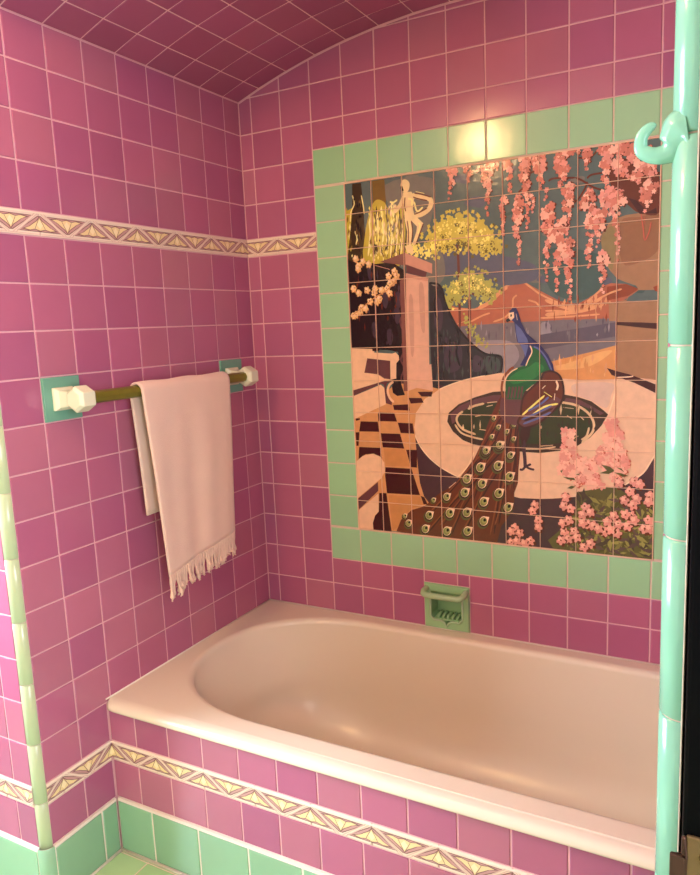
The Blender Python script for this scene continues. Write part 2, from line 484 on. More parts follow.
# ---------------------------------------------------------------- quarter round corner trims
def quarter(name, cx, cy, r, a0, a1, joints, m, label):
    M = MB(); n = 10
    for z1, z0 in zip(joints[:-1], joints[1:]):
        rings = []
        for z, rr in ((z0+.006, r-.018), (z0+.02, r), (z1-.02, r), (z1-.006, r-.018)):
            rings.append([(cx+rr*math.cos(a0+(a1-a0)*i/n), cy+rr*math.sin(a0+(a1-a0)*i/n), z) for i in range(n+1)])
        vs = [p for q in rings for p in q]; fs = []
        for q in range(3):
            for i in range(n): fs.append((q*(n+1)+i, q*(n+1)+i+1, (q+1)*(n+1)+i+1, (q+1)*(n+1)+i))
        M.mesh(vs, fs, 0, sm=True)
    rr = r-.022
    vs = []; fs = []
    for z in (joints[-1], joints[0]): vs += [(cx+rr*math.cos(a0+(a1-a0)*i/n), cy+rr*math.sin(a0+(a1-a0)*i/n), z) for i in range(n+1)]
    for i in range(n): fs.append((i, i+1, n+2+i, n+1+i))
    M.mesh(vs, fs, 1, sm=True)
    return struct(M.build(name, [m, GROUTL]), label)
jl = [.1] + [-9.85+1.42*k for k in range(6, -1, -1)] + [-9.85-1.42*k for k in range(1, 6)]
jl = [.3] + [z for z in jl if z < 0 and z > BASE_T+.3] + [BASE_T-.1]
quarter('trim_7', -RT, YL, RT, 0, -math.pi/2, jl, SAGE, 'pale green quarter round trim on the left outer corner')
quarter('trim_8', -RT, YL, RT+.06, 0, -math.pi/2, [BASE_T+.0, FLOOR], mat('baseboard_ceramic', (138, 182, 144), rough=.18, bump=.1), 'green corner piece of the baseboard')
jr = [.3] + [z for z in [-5.5+1.42*k for k in range(3, -1, -1)] + [-5.5-1.42*k for k in range(1, 10)] if -19 < z < 0] + [FLOOR]
quarter('trim_9', 13.12, -12.72, .17, math.pi, 1.5*math.pi, jr, MINT, 'mint green quarter round trim on the near right corner')
M = MB(); M.tube([(13.128, -12.885, FLOOR), (13.128, -12.885, .3)], .008, 6)
struct(M.build('trim_10', CAULK), 'thin white caulk line beside the mint trim')

# ---------------------------------------------------------------- mural
mural = empty('tile_mural', (7.5, 0, BORD[2]), 'large peacock garden tile mural in a pale green tile frame on the back wall', 'mural')
M = MB()
bx = [.4248+1.01495*k for k in range(2, 13)]
bz = [BORD[3]] + [-2.755-1.0*k for k in range(0, 11)] + [BORD[2]]
bz = [BORD[3]-(BORD[3]-BORD[2])*k/12 for k in range(13)]
for i in range(10):
    for j in range(12):
        if 0 < i < 9 and 0 < j < 11: continue
        for c in sub_rect((bx[i], bx[i+1], bz[j+1], bz[j]), PIC):
            tile(M, FB, rect(c), jit(GRN, .05, .02), proud=.004)
for c in sub_rect((BORD[0], BORD[1], BORD[2], BORD[3]), PIC):
    q = rect(c); M.poly([FB(x, z, -.009) for x, z in q], 1)
fr = M.build('border_frame', [GLAZE, GROUTL], mural); fr['label'] = 'pale green tile frame'

PAL = dict(sky=(96, 116, 112), lake=(128, 118, 124), lake2=(160, 150, 156), lakedark=(104, 92, 106), sand=(214, 148, 84), sandlt=(226, 172, 106), mount=(184, 104, 72), rust=(150, 66, 30), mountlt=(220, 158, 108),
 skyviolet=(100, 104, 122), skyteal=(74, 104, 98), skypale=(130, 126, 116), yellow=(196, 178, 60), yellowlt=(236, 226, 150), cypress=(66, 48, 14), cypress2=(128, 98, 34), hedge=(34, 16, 12), cliffv=(76, 58, 72), mauve=(112, 66, 68),
 trunk=(118, 60, 40), pine=(208, 194, 80), pine2=(184, 184, 86), pinelt=(238, 226, 118), pinedk=(120, 108, 40), cliff=(50, 42, 46), clifft=(72, 82, 76), urn=(170, 126, 88), urnlt=(152, 132, 84), urndk=(154, 106, 70), maroon=(74, 14, 12),
 plum=(82, 46, 54), basin=(226, 186, 150), basinlt=(214, 180, 158), cream=(238, 206, 168), brown=(70, 42, 20), olive=(58, 62, 18), ripple=(216, 184, 140), tan=(208, 148, 94), tanlt=(200, 136, 78), bench=(228, 186, 148),
 pedside=(138, 86, 76), pedestal=(218, 170, 144), pedshade=(202, 154, 132), pedcap=(206, 150, 128), statue=(230, 206, 150), blossomc=(232, 192, 132), umber=(112, 44, 18), train=(112, 46, 16), trainlt=(146, 74, 34), traindk=(70, 24, 8),  # statue gold is lightened, with the gleam on the glaze put into its colour
 green=(24, 104, 48), greenlt=(36, 132, 60), indigo=(44, 42, 104), blue=(96, 108, 166), black=(14, 8, 8), wing=(110, 44, 14), pinkdk=(198, 96, 72), bush=(104, 96, 46), leaf=(96, 92, 40), blossomp=(222, 148, 130), pink2=(206, 122, 100), pink3=(234, 176, 150))
PALL = {k: tuple(c*(.7+.42*min(1, max(v)/235)**2) for c in lin(v)[:3])+(1,) for k, v in PAL.items()}
ART = [('p','lake',[(6.61,-6.76),(7.83,-6.76),(9.36,-6.77),(10.71,-6.78),(10.74,-7.42),(9.36,-7.81),(8.61,-8.16),(7.27,-8.26),(6.58,-8.04)],0),
('p','lake2',[(6.96,-7.33),(7.83,-7.22),(8.22,-7.36),(8.3,-7.74),(7.82,-8.13),(7.28,-8.04)],1),
('p','lake2',[(8.86,-6.87),(9.11,-6.86),(9.16,-7.38),(8.89,-7.42)],1),
('p','lakedark',[(8.86,-7.12),(10.71,-6.87),(10.71,-7.21),(9.73,-7.35),(8.86,-7.5)],0),
('p','sand',[(8.76,-7.9),(9.36,-7.74),(10.09,-7.58),(10.72,-7.42),(10.73,-8.26),(9.73,-8.36),(8.76,-8.31)],0),
('p','sandlt',[(8.86,-7.95),(9.48,-7.86),(10.32,-7.58),(10.6,-7.58),(10.09,-7.92),(9.36,-8.01)],1),
('p','mount',[(6.31,-6.17),(6.62,-6.32),(7.14,-6.39),(7.49,-6.26),(7.76,-6.02),(7.97,-5.86),(8.36,-5.73),(8.57,-5.84),(8.87,-6.03),(9.36,-6.31),(9.79,-6.4),(10.05,-6.27),(10.24,-6.09),(10.38,-6.0),(10.56,-5.95),(10.9,-5.99),(11.21,-6.13),(11.04,-6.25),(10.86,-6.36),(10.66,-6.78),(9.36,-6.77),(7.83,-6.79),(6.52,-6.84)],0),
('p','rust',[(10.47,-6.03),(10.9,-5.99),(11.19,-6.12),(10.95,-6.27),(10.45,-6.36)],0),
('s','mountlt',0.045,[(6.39,-6.33),(7.14,-6.41),(7.49,-6.28),(7.76,-6.04),(7.97,-5.88),(8.36,-5.76),(8.62,-5.92),(8.87,-6.11),(9.36,-6.36),(9.79,-6.45),(10.05,-6.32),(10.38,-6.05)]),
('s','mountlt',0.045,[(7.02,-6.73),(7.35,-6.58),(7.57,-6.52)]),
('s','mountlt',0.045,[(7.65,-6.75),(7.97,-6.64),(8.15,-6.44),(8.18,-6.19),(8.28,-6.1)]),
('s','mountlt',0.045,[(8.56,-6.24),(8.77,-6.32),(8.89,-6.48)]),
('s','mountlt',0.045,[(8.99,-6.53),(9.36,-6.55),(9.72,-6.62),(10.08,-6.46),(10.36,-6.29)]),
('s','mountlt',0.045,[(9.41,-6.41),(9.72,-6.49),(9.96,-6.43)]),
('s','mountlt',0.045,[(10.22,-6.33),(10.54,-6.18),(10.81,-6.1)]),
('s','mountlt',0.045,[(8.87,-6.7),(9.36,-6.7),(9.84,-6.69),(10.31,-6.67)]),
('s','mountlt',0.045,[(6.6,-6.79),(7.03,-6.65)]),
('s','mountlt',0.1,[(7.25,-6.38),(7.57,-6.24),(7.84,-6.0),(8.03,-5.88)]),
('s','mountlt',0.08,[(8.99,-6.26),(9.36,-6.43),(9.72,-6.52),(10.03,-6.41),(10.24,-6.21)]),
('s','mountlt',0.1,[(8.99,-6.63),(9.48,-6.6),(9.96,-6.55),(10.4,-6.43)]),
('p','skyviolet',[(5.8,-4.91),(6.65,-4.85),(7.85,-5.08),(8.74,-5.39),(8.74,-5.76),(7.84,-5.82),(7.05,-5.39),(5.92,-5.57)],1),
('p','skyteal',[(8.99,-5.05),(10.3,-5.27),(10.36,-5.98),(9.84,-6.31),(9.12,-6.02)],1),
('p','skypale',[(4.69,-2.97),(6.05,-2.97),(6.03,-3.9),(5.67,-4.38),(4.96,-3.79)],1),
('p','skypale',[(5.8,-4.91),(6.23,-4.82),(6.35,-5.47),(5.97,-5.84),(5.8,-5.7)],1),
('p','yellow',[(3.42,-3.54),(3.65,-3.46),(3.59,-4.73),(3.42,-4.8)],0),
('p','cypress',[(3.68,-2.82),(3.96,-2.83),(4.0,-3.42),(4.02,-4.22),(4.02,-4.96),(3.42,-4.91),(3.55,-4.18),(3.65,-3.51)],0),
('p','cypress2',[(4.3,-2.82),(4.67,-2.82),(4.7,-3.5),(4.73,-4.16),(4.3,-4.25)],0),
('p','yellow',[(4.21,-3.58),(4.4,-3.33),(4.64,-3.41),(4.81,-3.64),(5.17,-3.5),(5.22,-3.81),(5.24,-5.05),(4.02,-5.01),(4.02,-4.22)],1),
('s','yellowlt',0.05,[(4.16,-3.86),(4.18,-4.24),(4.09,-4.8)]),
('s','yellowlt',0.05,[(4.42,-3.65),(4.42,-4.26),(4.34,-4.82)]),
('s','yellowlt',0.05,[(4.56,-3.9),(4.58,-4.28),(4.49,-4.83)]),
('s','yellowlt',0.05,[(4.74,-4.0),(4.76,-4.29),(4.67,-4.84)]),
('s','yellowlt',0.05,[(4.83,-3.88),(4.85,-4.3),(4.77,-4.85)]),
('s','yellowlt',0.05,[(4.99,-3.79),(5.0,-4.32),(4.92,-4.86)]),
('s','yellowlt',0.05,[(5.13,-4.04),(5.14,-4.33),(5.07,-4.88)]),
('s','cypress',0.045,[(4.33,-3.54),(4.37,-4.18),(4.28,-4.87)]),
('s','cypress',0.045,[(4.69,-3.71),(4.73,-4.21),(4.64,-4.89)]),
('s','cypress',0.045,[(4.93,-3.63),(4.97,-4.23),(4.88,-4.91)]),
('s','cypress',0.045,[(5.08,-3.72),(5.12,-4.25),(5.03,-4.93)]),
('s','cypress',0.045,[(5.22,-3.81),(5.27,-4.26),(5.18,-4.94)]),
('s','yellowlt',0.05,[(3.71,-4.09),(3.77,-4.28),(3.73,-4.47)]),
('s','yellowlt',0.035,[(3.67,-3.12),(3.72,-3.36),(3.61,-3.56),(3.57,-3.83)]),
('s','yellowlt',0.035,[(3.95,-3.15),(4.0,-3.44),(4.02,-3.66)]),
('s','cypress2',0.04,[(4.16,-4.56),(4.26,-4.57)]),
('s','cypress2',0.04,[(4.28,-4.65),(4.37,-4.79)]),
('s','cypress2',0.04,[(4.41,-4.5),(4.5,-4.75)]),
('s','cypress2',0.04,[(4.53,-4.59),(4.62,-4.71)]),
('s','cypress2',0.04,[(4.65,-4.68),(4.74,-4.66)]),
('s','cypress2',0.04,[(4.78,-4.53),(4.87,-4.62)]),
('s','cypress2',0.04,[(4.89,-4.62),(4.98,-4.84)]),
('s','cypress2',0.04,[(5.01,-4.71),(5.1,-4.8)]),
('s','cypress2',0.04,[(5.14,-4.57),(5.22,-4.76)]),
('fleck',((4.15,-3.52),(5.18,-4.94)),170,('yellowlt','yellow','yellow','cypress','pinelt','cypress2','statue')),
('fleck',((4.7,-3.47),(5.08,-4.35)),26,('cream','yellowlt','skypale')),  # pale flecks paint the reflected sheen beside the statue
('fleck',((3.46,-3.44),(3.59,-4.76)),18,('yellowlt','yellow','cypress2')),
('fleck',((3.71,-2.99),(3.93,-4.84)),22,('cypress2','hedge','hedge')),
('p','hedge',[(3.39,-4.82),(3.58,-4.92),(3.9,-4.89),(4.3,-5.03),(4.82,-5.02),(5.17,-5.26),(5.21,-5.79),(5.19,-7.42),(3.42,-7.38),(3.42,-6.25)],0),
('p','hedge',[(4.11,-7.31),(4.48,-7.38),(5.19,-7.31),(5.18,-8.59),(4.84,-8.64),(4.69,-8.39),(4.77,-7.83),(4.9,-7.64),(4.91,-7.47)],0),
('p','cliffv',[(4.88,-5.88),(5.0,-5.83),(5.05,-6.05),(4.99,-6.27),(4.9,-6.18)],1),
('p','cliffv',[(4.83,-6.31),(4.96,-6.26),(5.01,-6.48),(4.94,-6.7),(4.85,-6.61)],1),
('p','cliffv',[(4.59,-6.88),(4.72,-6.83),(4.77,-7.05),(4.7,-7.27),(4.61,-7.19)],1),
('p','cliffv',[(4.13,-6.67),(4.26,-6.62),(4.32,-6.84),(4.24,-7.06),(4.15,-6.98)],1),
('p','cliffv',[(4.05,-5.07),(4.17,-5.02),(4.23,-5.24),(4.16,-5.46),(4.07,-5.37)],1),
('p','cliffv',[(4.48,-5.86),(4.61,-5.81),(4.66,-6.03),(4.59,-6.25),(4.5,-6.16)],1),
('s','mauve',0.05,[(5.09,-5.79),(5.02,-6.05),(5.1,-6.38),(5.0,-6.65),(5.11,-7.01),(5.01,-7.36)]),
('s','mauve',0.05,[(5.09,-7.47),(4.99,-7.69),(5.08,-7.92),(4.98,-8.2),(5.03,-8.47)]),
('fleck',((3.61,-4.92),(5.07,-7.28)),90,('cliffv','umber','black','black','hedge')),
('fleck',((5.28,-5.61),(5.8,-7.76)),60,('pedshade','pedestal','pedcap')),
('s','trunk',0.07,[(6.72,-4.73),(6.74,-5.6),(6.74,-6.9)]),
('s','trunk',0.09,[(7.02,-5.98),(7.01,-6.62),(6.98,-7.33)]),
('s','trunk',0.04,[(6.49,-4.53),(6.71,-4.75),(6.93,-4.57)]),
('s','trunk',0.04,[(6.81,-6.15),(7.01,-5.98),(7.25,-6.09)]),
('p','pine',[(5.86,-4.68),(5.96,-4.43),(6.16,-4.24),(6.33,-4.16),(6.53,-4.05),(6.78,-4.03),(7.05,-4.11),(7.34,-4.26),(7.47,-4.42),(7.6,-4.53),(7.78,-4.77),(7.78,-4.92),(7.59,-4.88),(7.43,-4.94),(7.19,-4.87),(7.01,-4.78),(6.79,-4.61),(6.57,-4.77),(6.34,-4.82),(6.09,-4.83)],0),
('f','pine',0.13,[(5.86,-4.68),(5.96,-4.43),(6.16,-4.24),(6.33,-4.16),(6.53,-4.05),(6.78,-4.03),(7.05,-4.11),(7.34,-4.26),(7.47,-4.42),(7.6,-4.53),(7.78,-4.77),(7.78,-4.92),(7.59,-4.88),(7.43,-4.94),(7.19,-4.87),(7.01,-4.78),(6.79,-4.61),(6.57,-4.77),(6.34,-4.82),(6.09,-4.83)]),
('p','pine2',[(6.39,-6.1),(6.46,-5.89),(6.57,-5.72),(6.83,-5.55),(7.1,-5.47),(7.34,-5.59),(7.55,-5.78),(7.68,-5.96),(7.66,-6.12),(7.44,-6.13),(7.25,-5.99),(6.98,-5.95),(6.7,-6.11),(6.45,-6.23)],0),
('f','pine2',0.11,[(6.39,-6.1),(6.46,-5.89),(6.57,-5.72),(6.83,-5.55),(7.1,-5.47),(7.34,-5.59),(7.55,-5.78),(7.68,-5.96),(7.66,-6.12),(7.44,-6.13),(7.25,-5.99),(6.98,-5.95),(6.7,-6.11),(6.45,-6.23)]),
('f','pinelt',0.06,[(6.24,-4.3),(6.44,-4.2),(6.66,-4.14),(6.88,-4.21),(7.12,-4.29),(7.36,-4.44),(7.54,-4.63),(7.07,-4.51),(6.52,-4.41),(6.12,-4.55),(6.35,-4.62),(7.38,-4.74),(7.2,-4.67),(6.77,-4.35)]),
('f','pinelt',0.055,[(6.68,-5.72),(6.91,-5.61),(7.13,-5.6),(7.34,-5.74),(7.53,-5.93),(7.04,-5.8),(6.62,-5.93),(7.26,-5.86)]),
('f','pinedk',0.045,[(6.03,-4.7),(6.43,-4.75),(6.93,-4.7),(7.3,-4.83),(7.62,-4.78),(6.32,-4.49),(7.01,-4.38),(6.54,-6.13),(6.85,-5.94),(7.39,-6.02),(7.58,-6.06),(6.82,-5.76),(7.12,-5.73)]),
('f','pinelt',0.08,[(5.42,-4.8),(5.54,-4.91),(5.69,-4.77),(5.89,-4.89),(5.51,-4.7),(6.03,-4.72)]),
('p','cliff',[(5.89,-5.65),(6.03,-5.74),(6.21,-5.75),(6.28,-5.99),(6.38,-6.23),(6.61,-6.76),(6.8,-7.01),(7.01,-7.25),(7.23,-7.44),(7.42,-7.57),(7.63,-7.63),(7.85,-7.66),(7.84,-8.07),(7.41,-8.15),(7.0,-8.2),(6.63,-8.31),(6.08,-8.5),(5.9,-8.53),(5.88,-7.17)],0),
('p','cliffv',[(6.37,-7.31),(6.62,-7.24),(6.79,-7.46),(6.72,-7.93),(6.38,-8.04),(6.27,-7.66)],1),
('p','cliffv',[(6.02,-6.1),(6.17,-6.06),(6.27,-6.43),(6.2,-6.91),(6.03,-6.77)],1),
('p','cliffv',[(7.12,-7.62),(7.34,-7.68),(7.39,-7.94),(7.11,-8.04)],1),
('p','clifft',[(7.45,-7.65),(7.79,-7.71),(7.79,-8.02),(7.47,-8.07)],1),
('fleck',((6.0,-6.9),(6.71,-8.2)),50,('cliffv','hedge','clifft')),
('fleck',((6.78,-7.61),(7.82,-8.1)),30,('cliffv','hedge','clifft')),
('s','hedge',0.06,[(5.89,-5.65),(6.21,-5.75),(6.36,-6.23),(6.61,-6.76),(7.01,-7.25),(7.42,-7.57),(7.85,-7.66),(7.84,-8.07)]),
('s','hedge',0.06,[(6.63,-6.79),(6.71,-7.19),(6.62,-7.5),(6.72,-7.88)]),
('s','hedge',0.06,[(7.01,-7.25),(6.95,-7.51),(7.06,-7.72)]),
('s','hedge',0.06,[(6.12,-5.85),(6.02,-6.24),(6.12,-6.64)]),
('f','pine2',0.08,[(7.02,-6.83),(7.1,-7.02),(7.24,-7.2),(7.34,-7.31),(6.92,-6.62)]),
('fleck',((8.99,-6.26),(10.59,-6.77)),34,('mountlt','mount','rust')),
('f','pinedk',0.05,[(6.23,-4.76),(6.57,-4.77),(6.79,-4.79),(7.06,-4.83),(6.74,-4.68),(6.9,-4.75),(7.49,-4.95),(7.7,-4.91)]),
('fleck',((7.02,-6.83),(10.6,-7.2)),40,('lake2','lakedark','lake')),
('fleck',((8.86,-7.7),(10.61,-8.17)),30,('sandlt','sand','mountlt')),
('p','urn',[(10.32,-4.93),(10.37,-4.7),(10.57,-4.49),(10.88,-4.41),(11.61,-4.38),(11.65,-6.17),(11.17,-6.15),(10.99,-6.25),(10.91,-6.39),(11.66,-6.43),(11.69,-8.27),(10.73,-8.26),(10.71,-6.85),(10.53,-6.84),(10.51,-6.41),(10.91,-6.36),(10.97,-6.27),(11.15,-6.17),(11.17,-6.11),(11.12,-6.04),(10.83,-5.92),(10.7,-5.85),(10.54,-5.66),(10.37,-5.36)],0),
('p','urnlt',[(10.33,-4.97),(10.39,-4.77),(10.57,-4.63),(10.66,-4.96),(10.62,-5.46),(10.56,-5.64),(10.39,-5.35)],1),
('p','urndk',[(10.75,-4.56),(11.19,-4.49),(11.59,-4.46),(11.61,-5.22),(11.2,-5.51),(10.8,-5.48)],1),
('p','rust',[(11.5,-6.1),(11.65,-6.04),(11.65,-6.22),(11.54,-6.19)],0),
('p','maroon',[(10.7,-6.87),(11.23,-6.9),(11.67,-6.94),(11.67,-7.08),(11.23,-7.02),(10.7,-6.94)],0),
('p','plum',[(6.14,-8.39),(8.86,-8.77),(11.72,-9.46),(11.79,-12.73),(4.78,-12.76),(5.26,-9.66)],0),
('p','basin',[(7.84,-8.07),(8.35,-8.13),(8.86,-8.18),(9.85,-8.26),(10.73,-8.24),(11.25,-8.22),(11.69,-8.27),(11.73,-9.87),(11.55,-10.2),(11.36,-10.53),(11.06,-10.77),(10.36,-11.08),(9.74,-11.25),(9.16,-11.34),(8.85,-11.37),(8.32,-11.39),(7.5,-11.23),(6.94,-11.07),(6.59,-10.92),(6.08,-10.67),(5.64,-10.3),(5.38,-9.88),(5.34,-9.57),(5.4,-9.17),(5.68,-8.78),(6.13,-8.5),(6.79,-8.27),(7.41,-8.14)],0),
('p','basinlt',[(9.71,-8.36),(10.61,-8.34),(10.59,-8.65),(10.48,-8.95),(10.1,-8.76),(9.73,-8.61)],1),
('s','cream',0.03,[(7.41,-8.14),(6.79,-8.27),(6.13,-8.5),(5.68,-8.78),(5.4,-9.17),(5.34,-9.57),(5.38,-9.88),(5.64,-10.3),(6.08,-10.67),(6.59,-10.92)]),
('s','cream',0.035,[(11.73,-9.87),(11.55,-10.2),(11.36,-10.53),(11.06,-10.77),(10.88,-10.89)]),
('s','cream',0.03,[(10.73,-8.24),(10.66,-8.68),(10.53,-9.12)]),
('p','maroon',[(10.49,-7.97),(10.69,-8.04),(11.05,-8.14),(11.6,-8.37),(11.61,-8.58),(11.12,-8.33),(10.79,-8.21),(10.6,-8.14)],0),
('s','cream',0.03,[(10.73,-8.2),(10.99,-8.19),(11.1,-8.17)]),
('p','brown',[(9.44,-8.62),(9.82,-8.69),(10.13,-8.79),(10.41,-9.0),(10.53,-9.11),(10.37,-9.4),(10.1,-9.71),(9.79,-9.93),(9.43,-10.06),(8.85,-10.15),(8.06,-10.13),(7.27,-10.03),(7.04,-9.99),(6.76,-9.89),(6.48,-9.66),(6.32,-9.39),(6.37,-9.15),(6.66,-8.91),(7.14,-8.71),(7.62,-8.57),(8.34,-8.52)],0),
('p','mauve',[(6.41,-9.18),(6.67,-8.96),(7.15,-8.76),(7.65,-8.65),(7.86,-8.65),(7.73,-8.86),(7.26,-8.95),(6.84,-9.09),(6.63,-9.34),(6.46,-9.46)],0),
('p','olive',[(6.63,-9.37),(6.75,-9.12),(7.18,-8.92),(7.73,-8.84),(8.6,-8.72),(9.44,-8.79),(9.86,-8.86),(10.1,-9.03),(10.15,-9.31),(10.01,-9.61),(9.61,-9.81),(8.98,-9.91),(7.93,-9.9),(7.25,-9.79),(6.8,-9.64)],1),
('p','mauve',[(9.51,-8.71),(9.86,-8.76),(10.14,-8.91),(10.43,-9.08),(10.34,-9.13),(10.1,-8.98),(9.78,-8.86),(9.46,-8.81)],0),
('s','ripple',0.06,[(6.92,-9.04),(7.1,-8.95),(7.38,-8.88)]),
('s','ripple',0.07,[(7.46,-8.86),(7.73,-8.83)]),
('s','ripple',0.06,[(6.78,-9.1),(6.63,-9.22),(6.6,-9.38),(6.77,-9.59),(7.13,-9.72)]),
('s','ripple',0.05,[(6.54,-9.46),(6.72,-9.69),(7.05,-9.8),(7.33,-9.85)]),
('s','ripple',0.07,[(7.12,-9.23),(7.28,-9.2)]),
('s','ripple',0.06,[(7.23,-9.58),(7.43,-9.6)]),
('s','ripple',0.06,[(7.44,-8.96),(7.61,-8.92)]),
('s','ripple',0.06,[(9.36,-8.82),(9.75,-8.89),(10.05,-9.08),(10.19,-9.33),(10.15,-9.58),(9.9,-9.84)]),
('s','ripple',0.05,[(10.08,-9.44),(10.02,-9.66),(9.89,-9.77)]),
('s','ripple',0.06,[(9.54,-9.16),(9.66,-9.23)]),
('s','ripple',0.06,[(9.86,-9.17),(9.95,-9.26)]),
('s','ripple',0.05,[(9.63,-9.76),(9.82,-9.67)]),
('s','ripple',0.04,[(9.44,-8.95),(9.7,-8.98)]),
('s','ripple',0.05,[(8.86,-9.97),(9.19,-9.93)]),
('s','ripple',0.04,[(8.41,-10.06),(8.86,-10.04),(9.26,-9.97)]),
('fleck',((6.76,-8.85),(10.25,-9.81)),40,('ripple','brown','brown','cypress')),
('p','tan',[(3.42,-9.42),(3.8,-9.12),(4.23,-8.82),(4.79,-8.36),(5.4,-8.34),(5.9,-8.45),(6.13,-8.5),(5.68,-8.78),(5.4,-9.17),(5.34,-9.57),(5.37,-10.08),(5.41,-10.68),(5.46,-11.17),(5.57,-11.54),(5.72,-11.73),(5.44,-11.9),(5.12,-12.16),(4.85,-12.66),(3.37,-12.65)],0),
('p','maroon',[(4.21,-9.17),(4.73,-9.18),(4.81,-9.43),(4.22,-9.43)],0),
('p','maroon',[(3.64,-9.45),(4.2,-9.45),(4.23,-9.74),(3.58,-9.75)],0),
('p','maroon',[(4.83,-9.46),(5.29,-9.47),(5.33,-9.76),(4.91,-9.75)],0),
('p','maroon',[(4.28,-9.78),(4.89,-9.78),(5.01,-10.2),(4.33,-10.19)],0),
('p','maroon',[(3.46,-9.78),(3.59,-9.77),(3.54,-10.18),(3.47,-10.18)],0),
('p','maroon',[(3.56,-10.21),(4.26,-10.21),(4.29,-10.52),(4.04,-10.39),(3.76,-10.42),(3.52,-10.58)],0),
('p','maroon',[(4.7,-8.96),(5.18,-8.93),(5.22,-9.11),(4.73,-9.1)],0),
('p','maroon',[(5.19,-8.75),(5.58,-8.75),(5.64,-8.88),(5.25,-8.91)],0),
('p','maroon',[(5.47,-8.58),(5.92,-8.57),(5.88,-8.71),(5.58,-8.71)],0),
('p','maroon',[(3.48,-9.37),(3.62,-9.36),(3.62,-9.41),(3.49,-9.44)],0),
('p','hedge',[(4.69,-8.45),(4.74,-8.33),(4.94,-8.25),(5.02,-8.49),(5.08,-8.67),(4.84,-8.7),(4.71,-8.61)],0),
('p','maroon',[(5.06,-10.23),(5.4,-10.22),(5.38,-10.73),(5.19,-10.72)],0),
('p','maroon',[(4.39,-10.77),(5.21,-10.77),(5.45,-11.52),(4.41,-11.54),(4.37,-11.02)],0),
('p','maroon',[(5.47,-11.54),(5.58,-11.57),(5.68,-11.77),(5.55,-11.78)],0),
('p','tanlt',[(4.35,-10.21),(5.03,-10.22),(5.17,-10.71),(4.4,-10.73)],0),
('p','tanlt',[(4.46,-11.59),(5.45,-11.56),(5.55,-11.78),(5.17,-11.94),(4.89,-12.21),(4.79,-12.48),(4.55,-12.65)],0),
('p','bench',[(3.43,-7.34),(4.18,-7.37),(4.17,-7.47),(4.73,-7.51),(4.84,-7.48),(4.93,-7.57),(4.94,-7.69),(4.85,-7.78),(4.83,-8.21),(4.36,-8.3),(3.43,-8.55)],0),
('p','maroon',[(4.11,-7.36),(4.31,-7.35),(4.32,-7.43),(4.12,-7.43)],0),
('p','mauve',[(3.94,-7.63),(4.66,-7.71),(4.65,-8.23),(4.46,-8.21),(4.27,-8.09),(3.83,-8.04)],0),
('p','bench',[(3.43,-8.72),(4.34,-8.38),(4.45,-8.47),(4.48,-8.94),(4.12,-9.09),(3.46,-9.38)],0),
('p','mauve',[(3.44,-8.55),(4.36,-8.3),(4.79,-8.26),(4.54,-8.34),(4.5,-8.45),(4.56,-8.74),(4.68,-8.86),(4.66,-8.96),(4.48,-8.91),(4.44,-8.38),(4.34,-8.35),(3.43,-8.71)],0),
('s','bench',0.07,[(4.74,-8.3),(4.61,-8.39),(4.55,-8.57),(4.61,-8.76),(4.73,-8.88)]),
('p','maroon',[(4.16,-11.55),(4.39,-11.54),(4.52,-12.7),(3.93,-12.71),(3.9,-12.48),(3.99,-12.25),(4.12,-12.11)],0),
('p','bench',[(3.44,-10.65),(3.67,-10.47),(4.0,-10.39),(4.23,-10.46),(4.36,-10.64),(4.37,-10.9),(4.25,-11.1),(3.45,-11.75)],0),
('p','mauve',[(3.45,-11.77),(4.13,-11.22),(4.13,-11.49),(3.46,-12.11)],0),
('p','bench',[(3.46,-12.12),(4.13,-11.57),(4.12,-12.11),(3.99,-12.25),(3.91,-12.48),(3.92,-12.74),(3.44,-12.78)],0),
('p','pedside',[(5.04,-5.54),(5.22,-5.42),(5.18,-8.56),(5.05,-8.56)],0),
('p','pedestal',[(5.22,-5.45),(5.87,-5.58),(5.84,-7.84),(5.17,-8.0)],0),
('p','pedshade',[(5.29,-6.07),(5.41,-6.07),(5.4,-7.42),(5.3,-7.48)],1),
('p','pedshade',[(5.6,-5.71),(5.74,-5.77),(5.74,-6.89),(5.62,-6.78)],1),
('p','pedestal',[(5.2,-7.95),(5.9,-7.82),(5.93,-8.55),(5.45,-8.47),(5.18,-8.56)],0),
('p','pedside',[(5.22,-4.8),(5.23,-5.14),(4.43,-4.99)],0),
('p','pedcap',[(5.22,-4.8),(6.0,-5.15),(5.99,-5.41),(5.22,-5.12)],0),
('p','mauve',[(5.24,-5.12),(5.84,-5.36),(5.8,-5.5),(5.24,-5.33)],0),
('p','pedcap',[(5.22,-5.34),(5.89,-5.53),(5.85,-5.6),(5.22,-5.46)],0),
('s','pedside',0.04,[(5.24,-5.12),(5.84,-5.36)]),
('s','pedcap',0.05,[(4.28,-5.06),(4.75,-5.21)]),
('p','statue',[(5.21,-3.23),(5.46,-3.24),(5.54,-3.39),(5.49,-3.68),(5.52,-3.83),(5.78,-4.09),(5.69,-4.29),(5.53,-4.62),(5.43,-4.62),(5.57,-4.28),(5.59,-4.15),(5.43,-3.98),(5.46,-4.26),(5.4,-4.64),(5.28,-4.63),(5.3,-4.25),(5.24,-3.95),(5.23,-3.72),(5.2,-3.46)],0),
('p','statue',[(5.15,-3.01),(5.22,-2.91),(5.33,-2.92),(5.41,-3.01),(5.4,-3.15),(5.33,-3.24),(5.21,-3.21),(5.16,-3.12)],1),
('s','statue',0.13,[(5.46,-3.33),(5.7,-3.41),(5.99,-3.5),(5.97,-3.71),(5.73,-3.85),(5.52,-3.85)]),
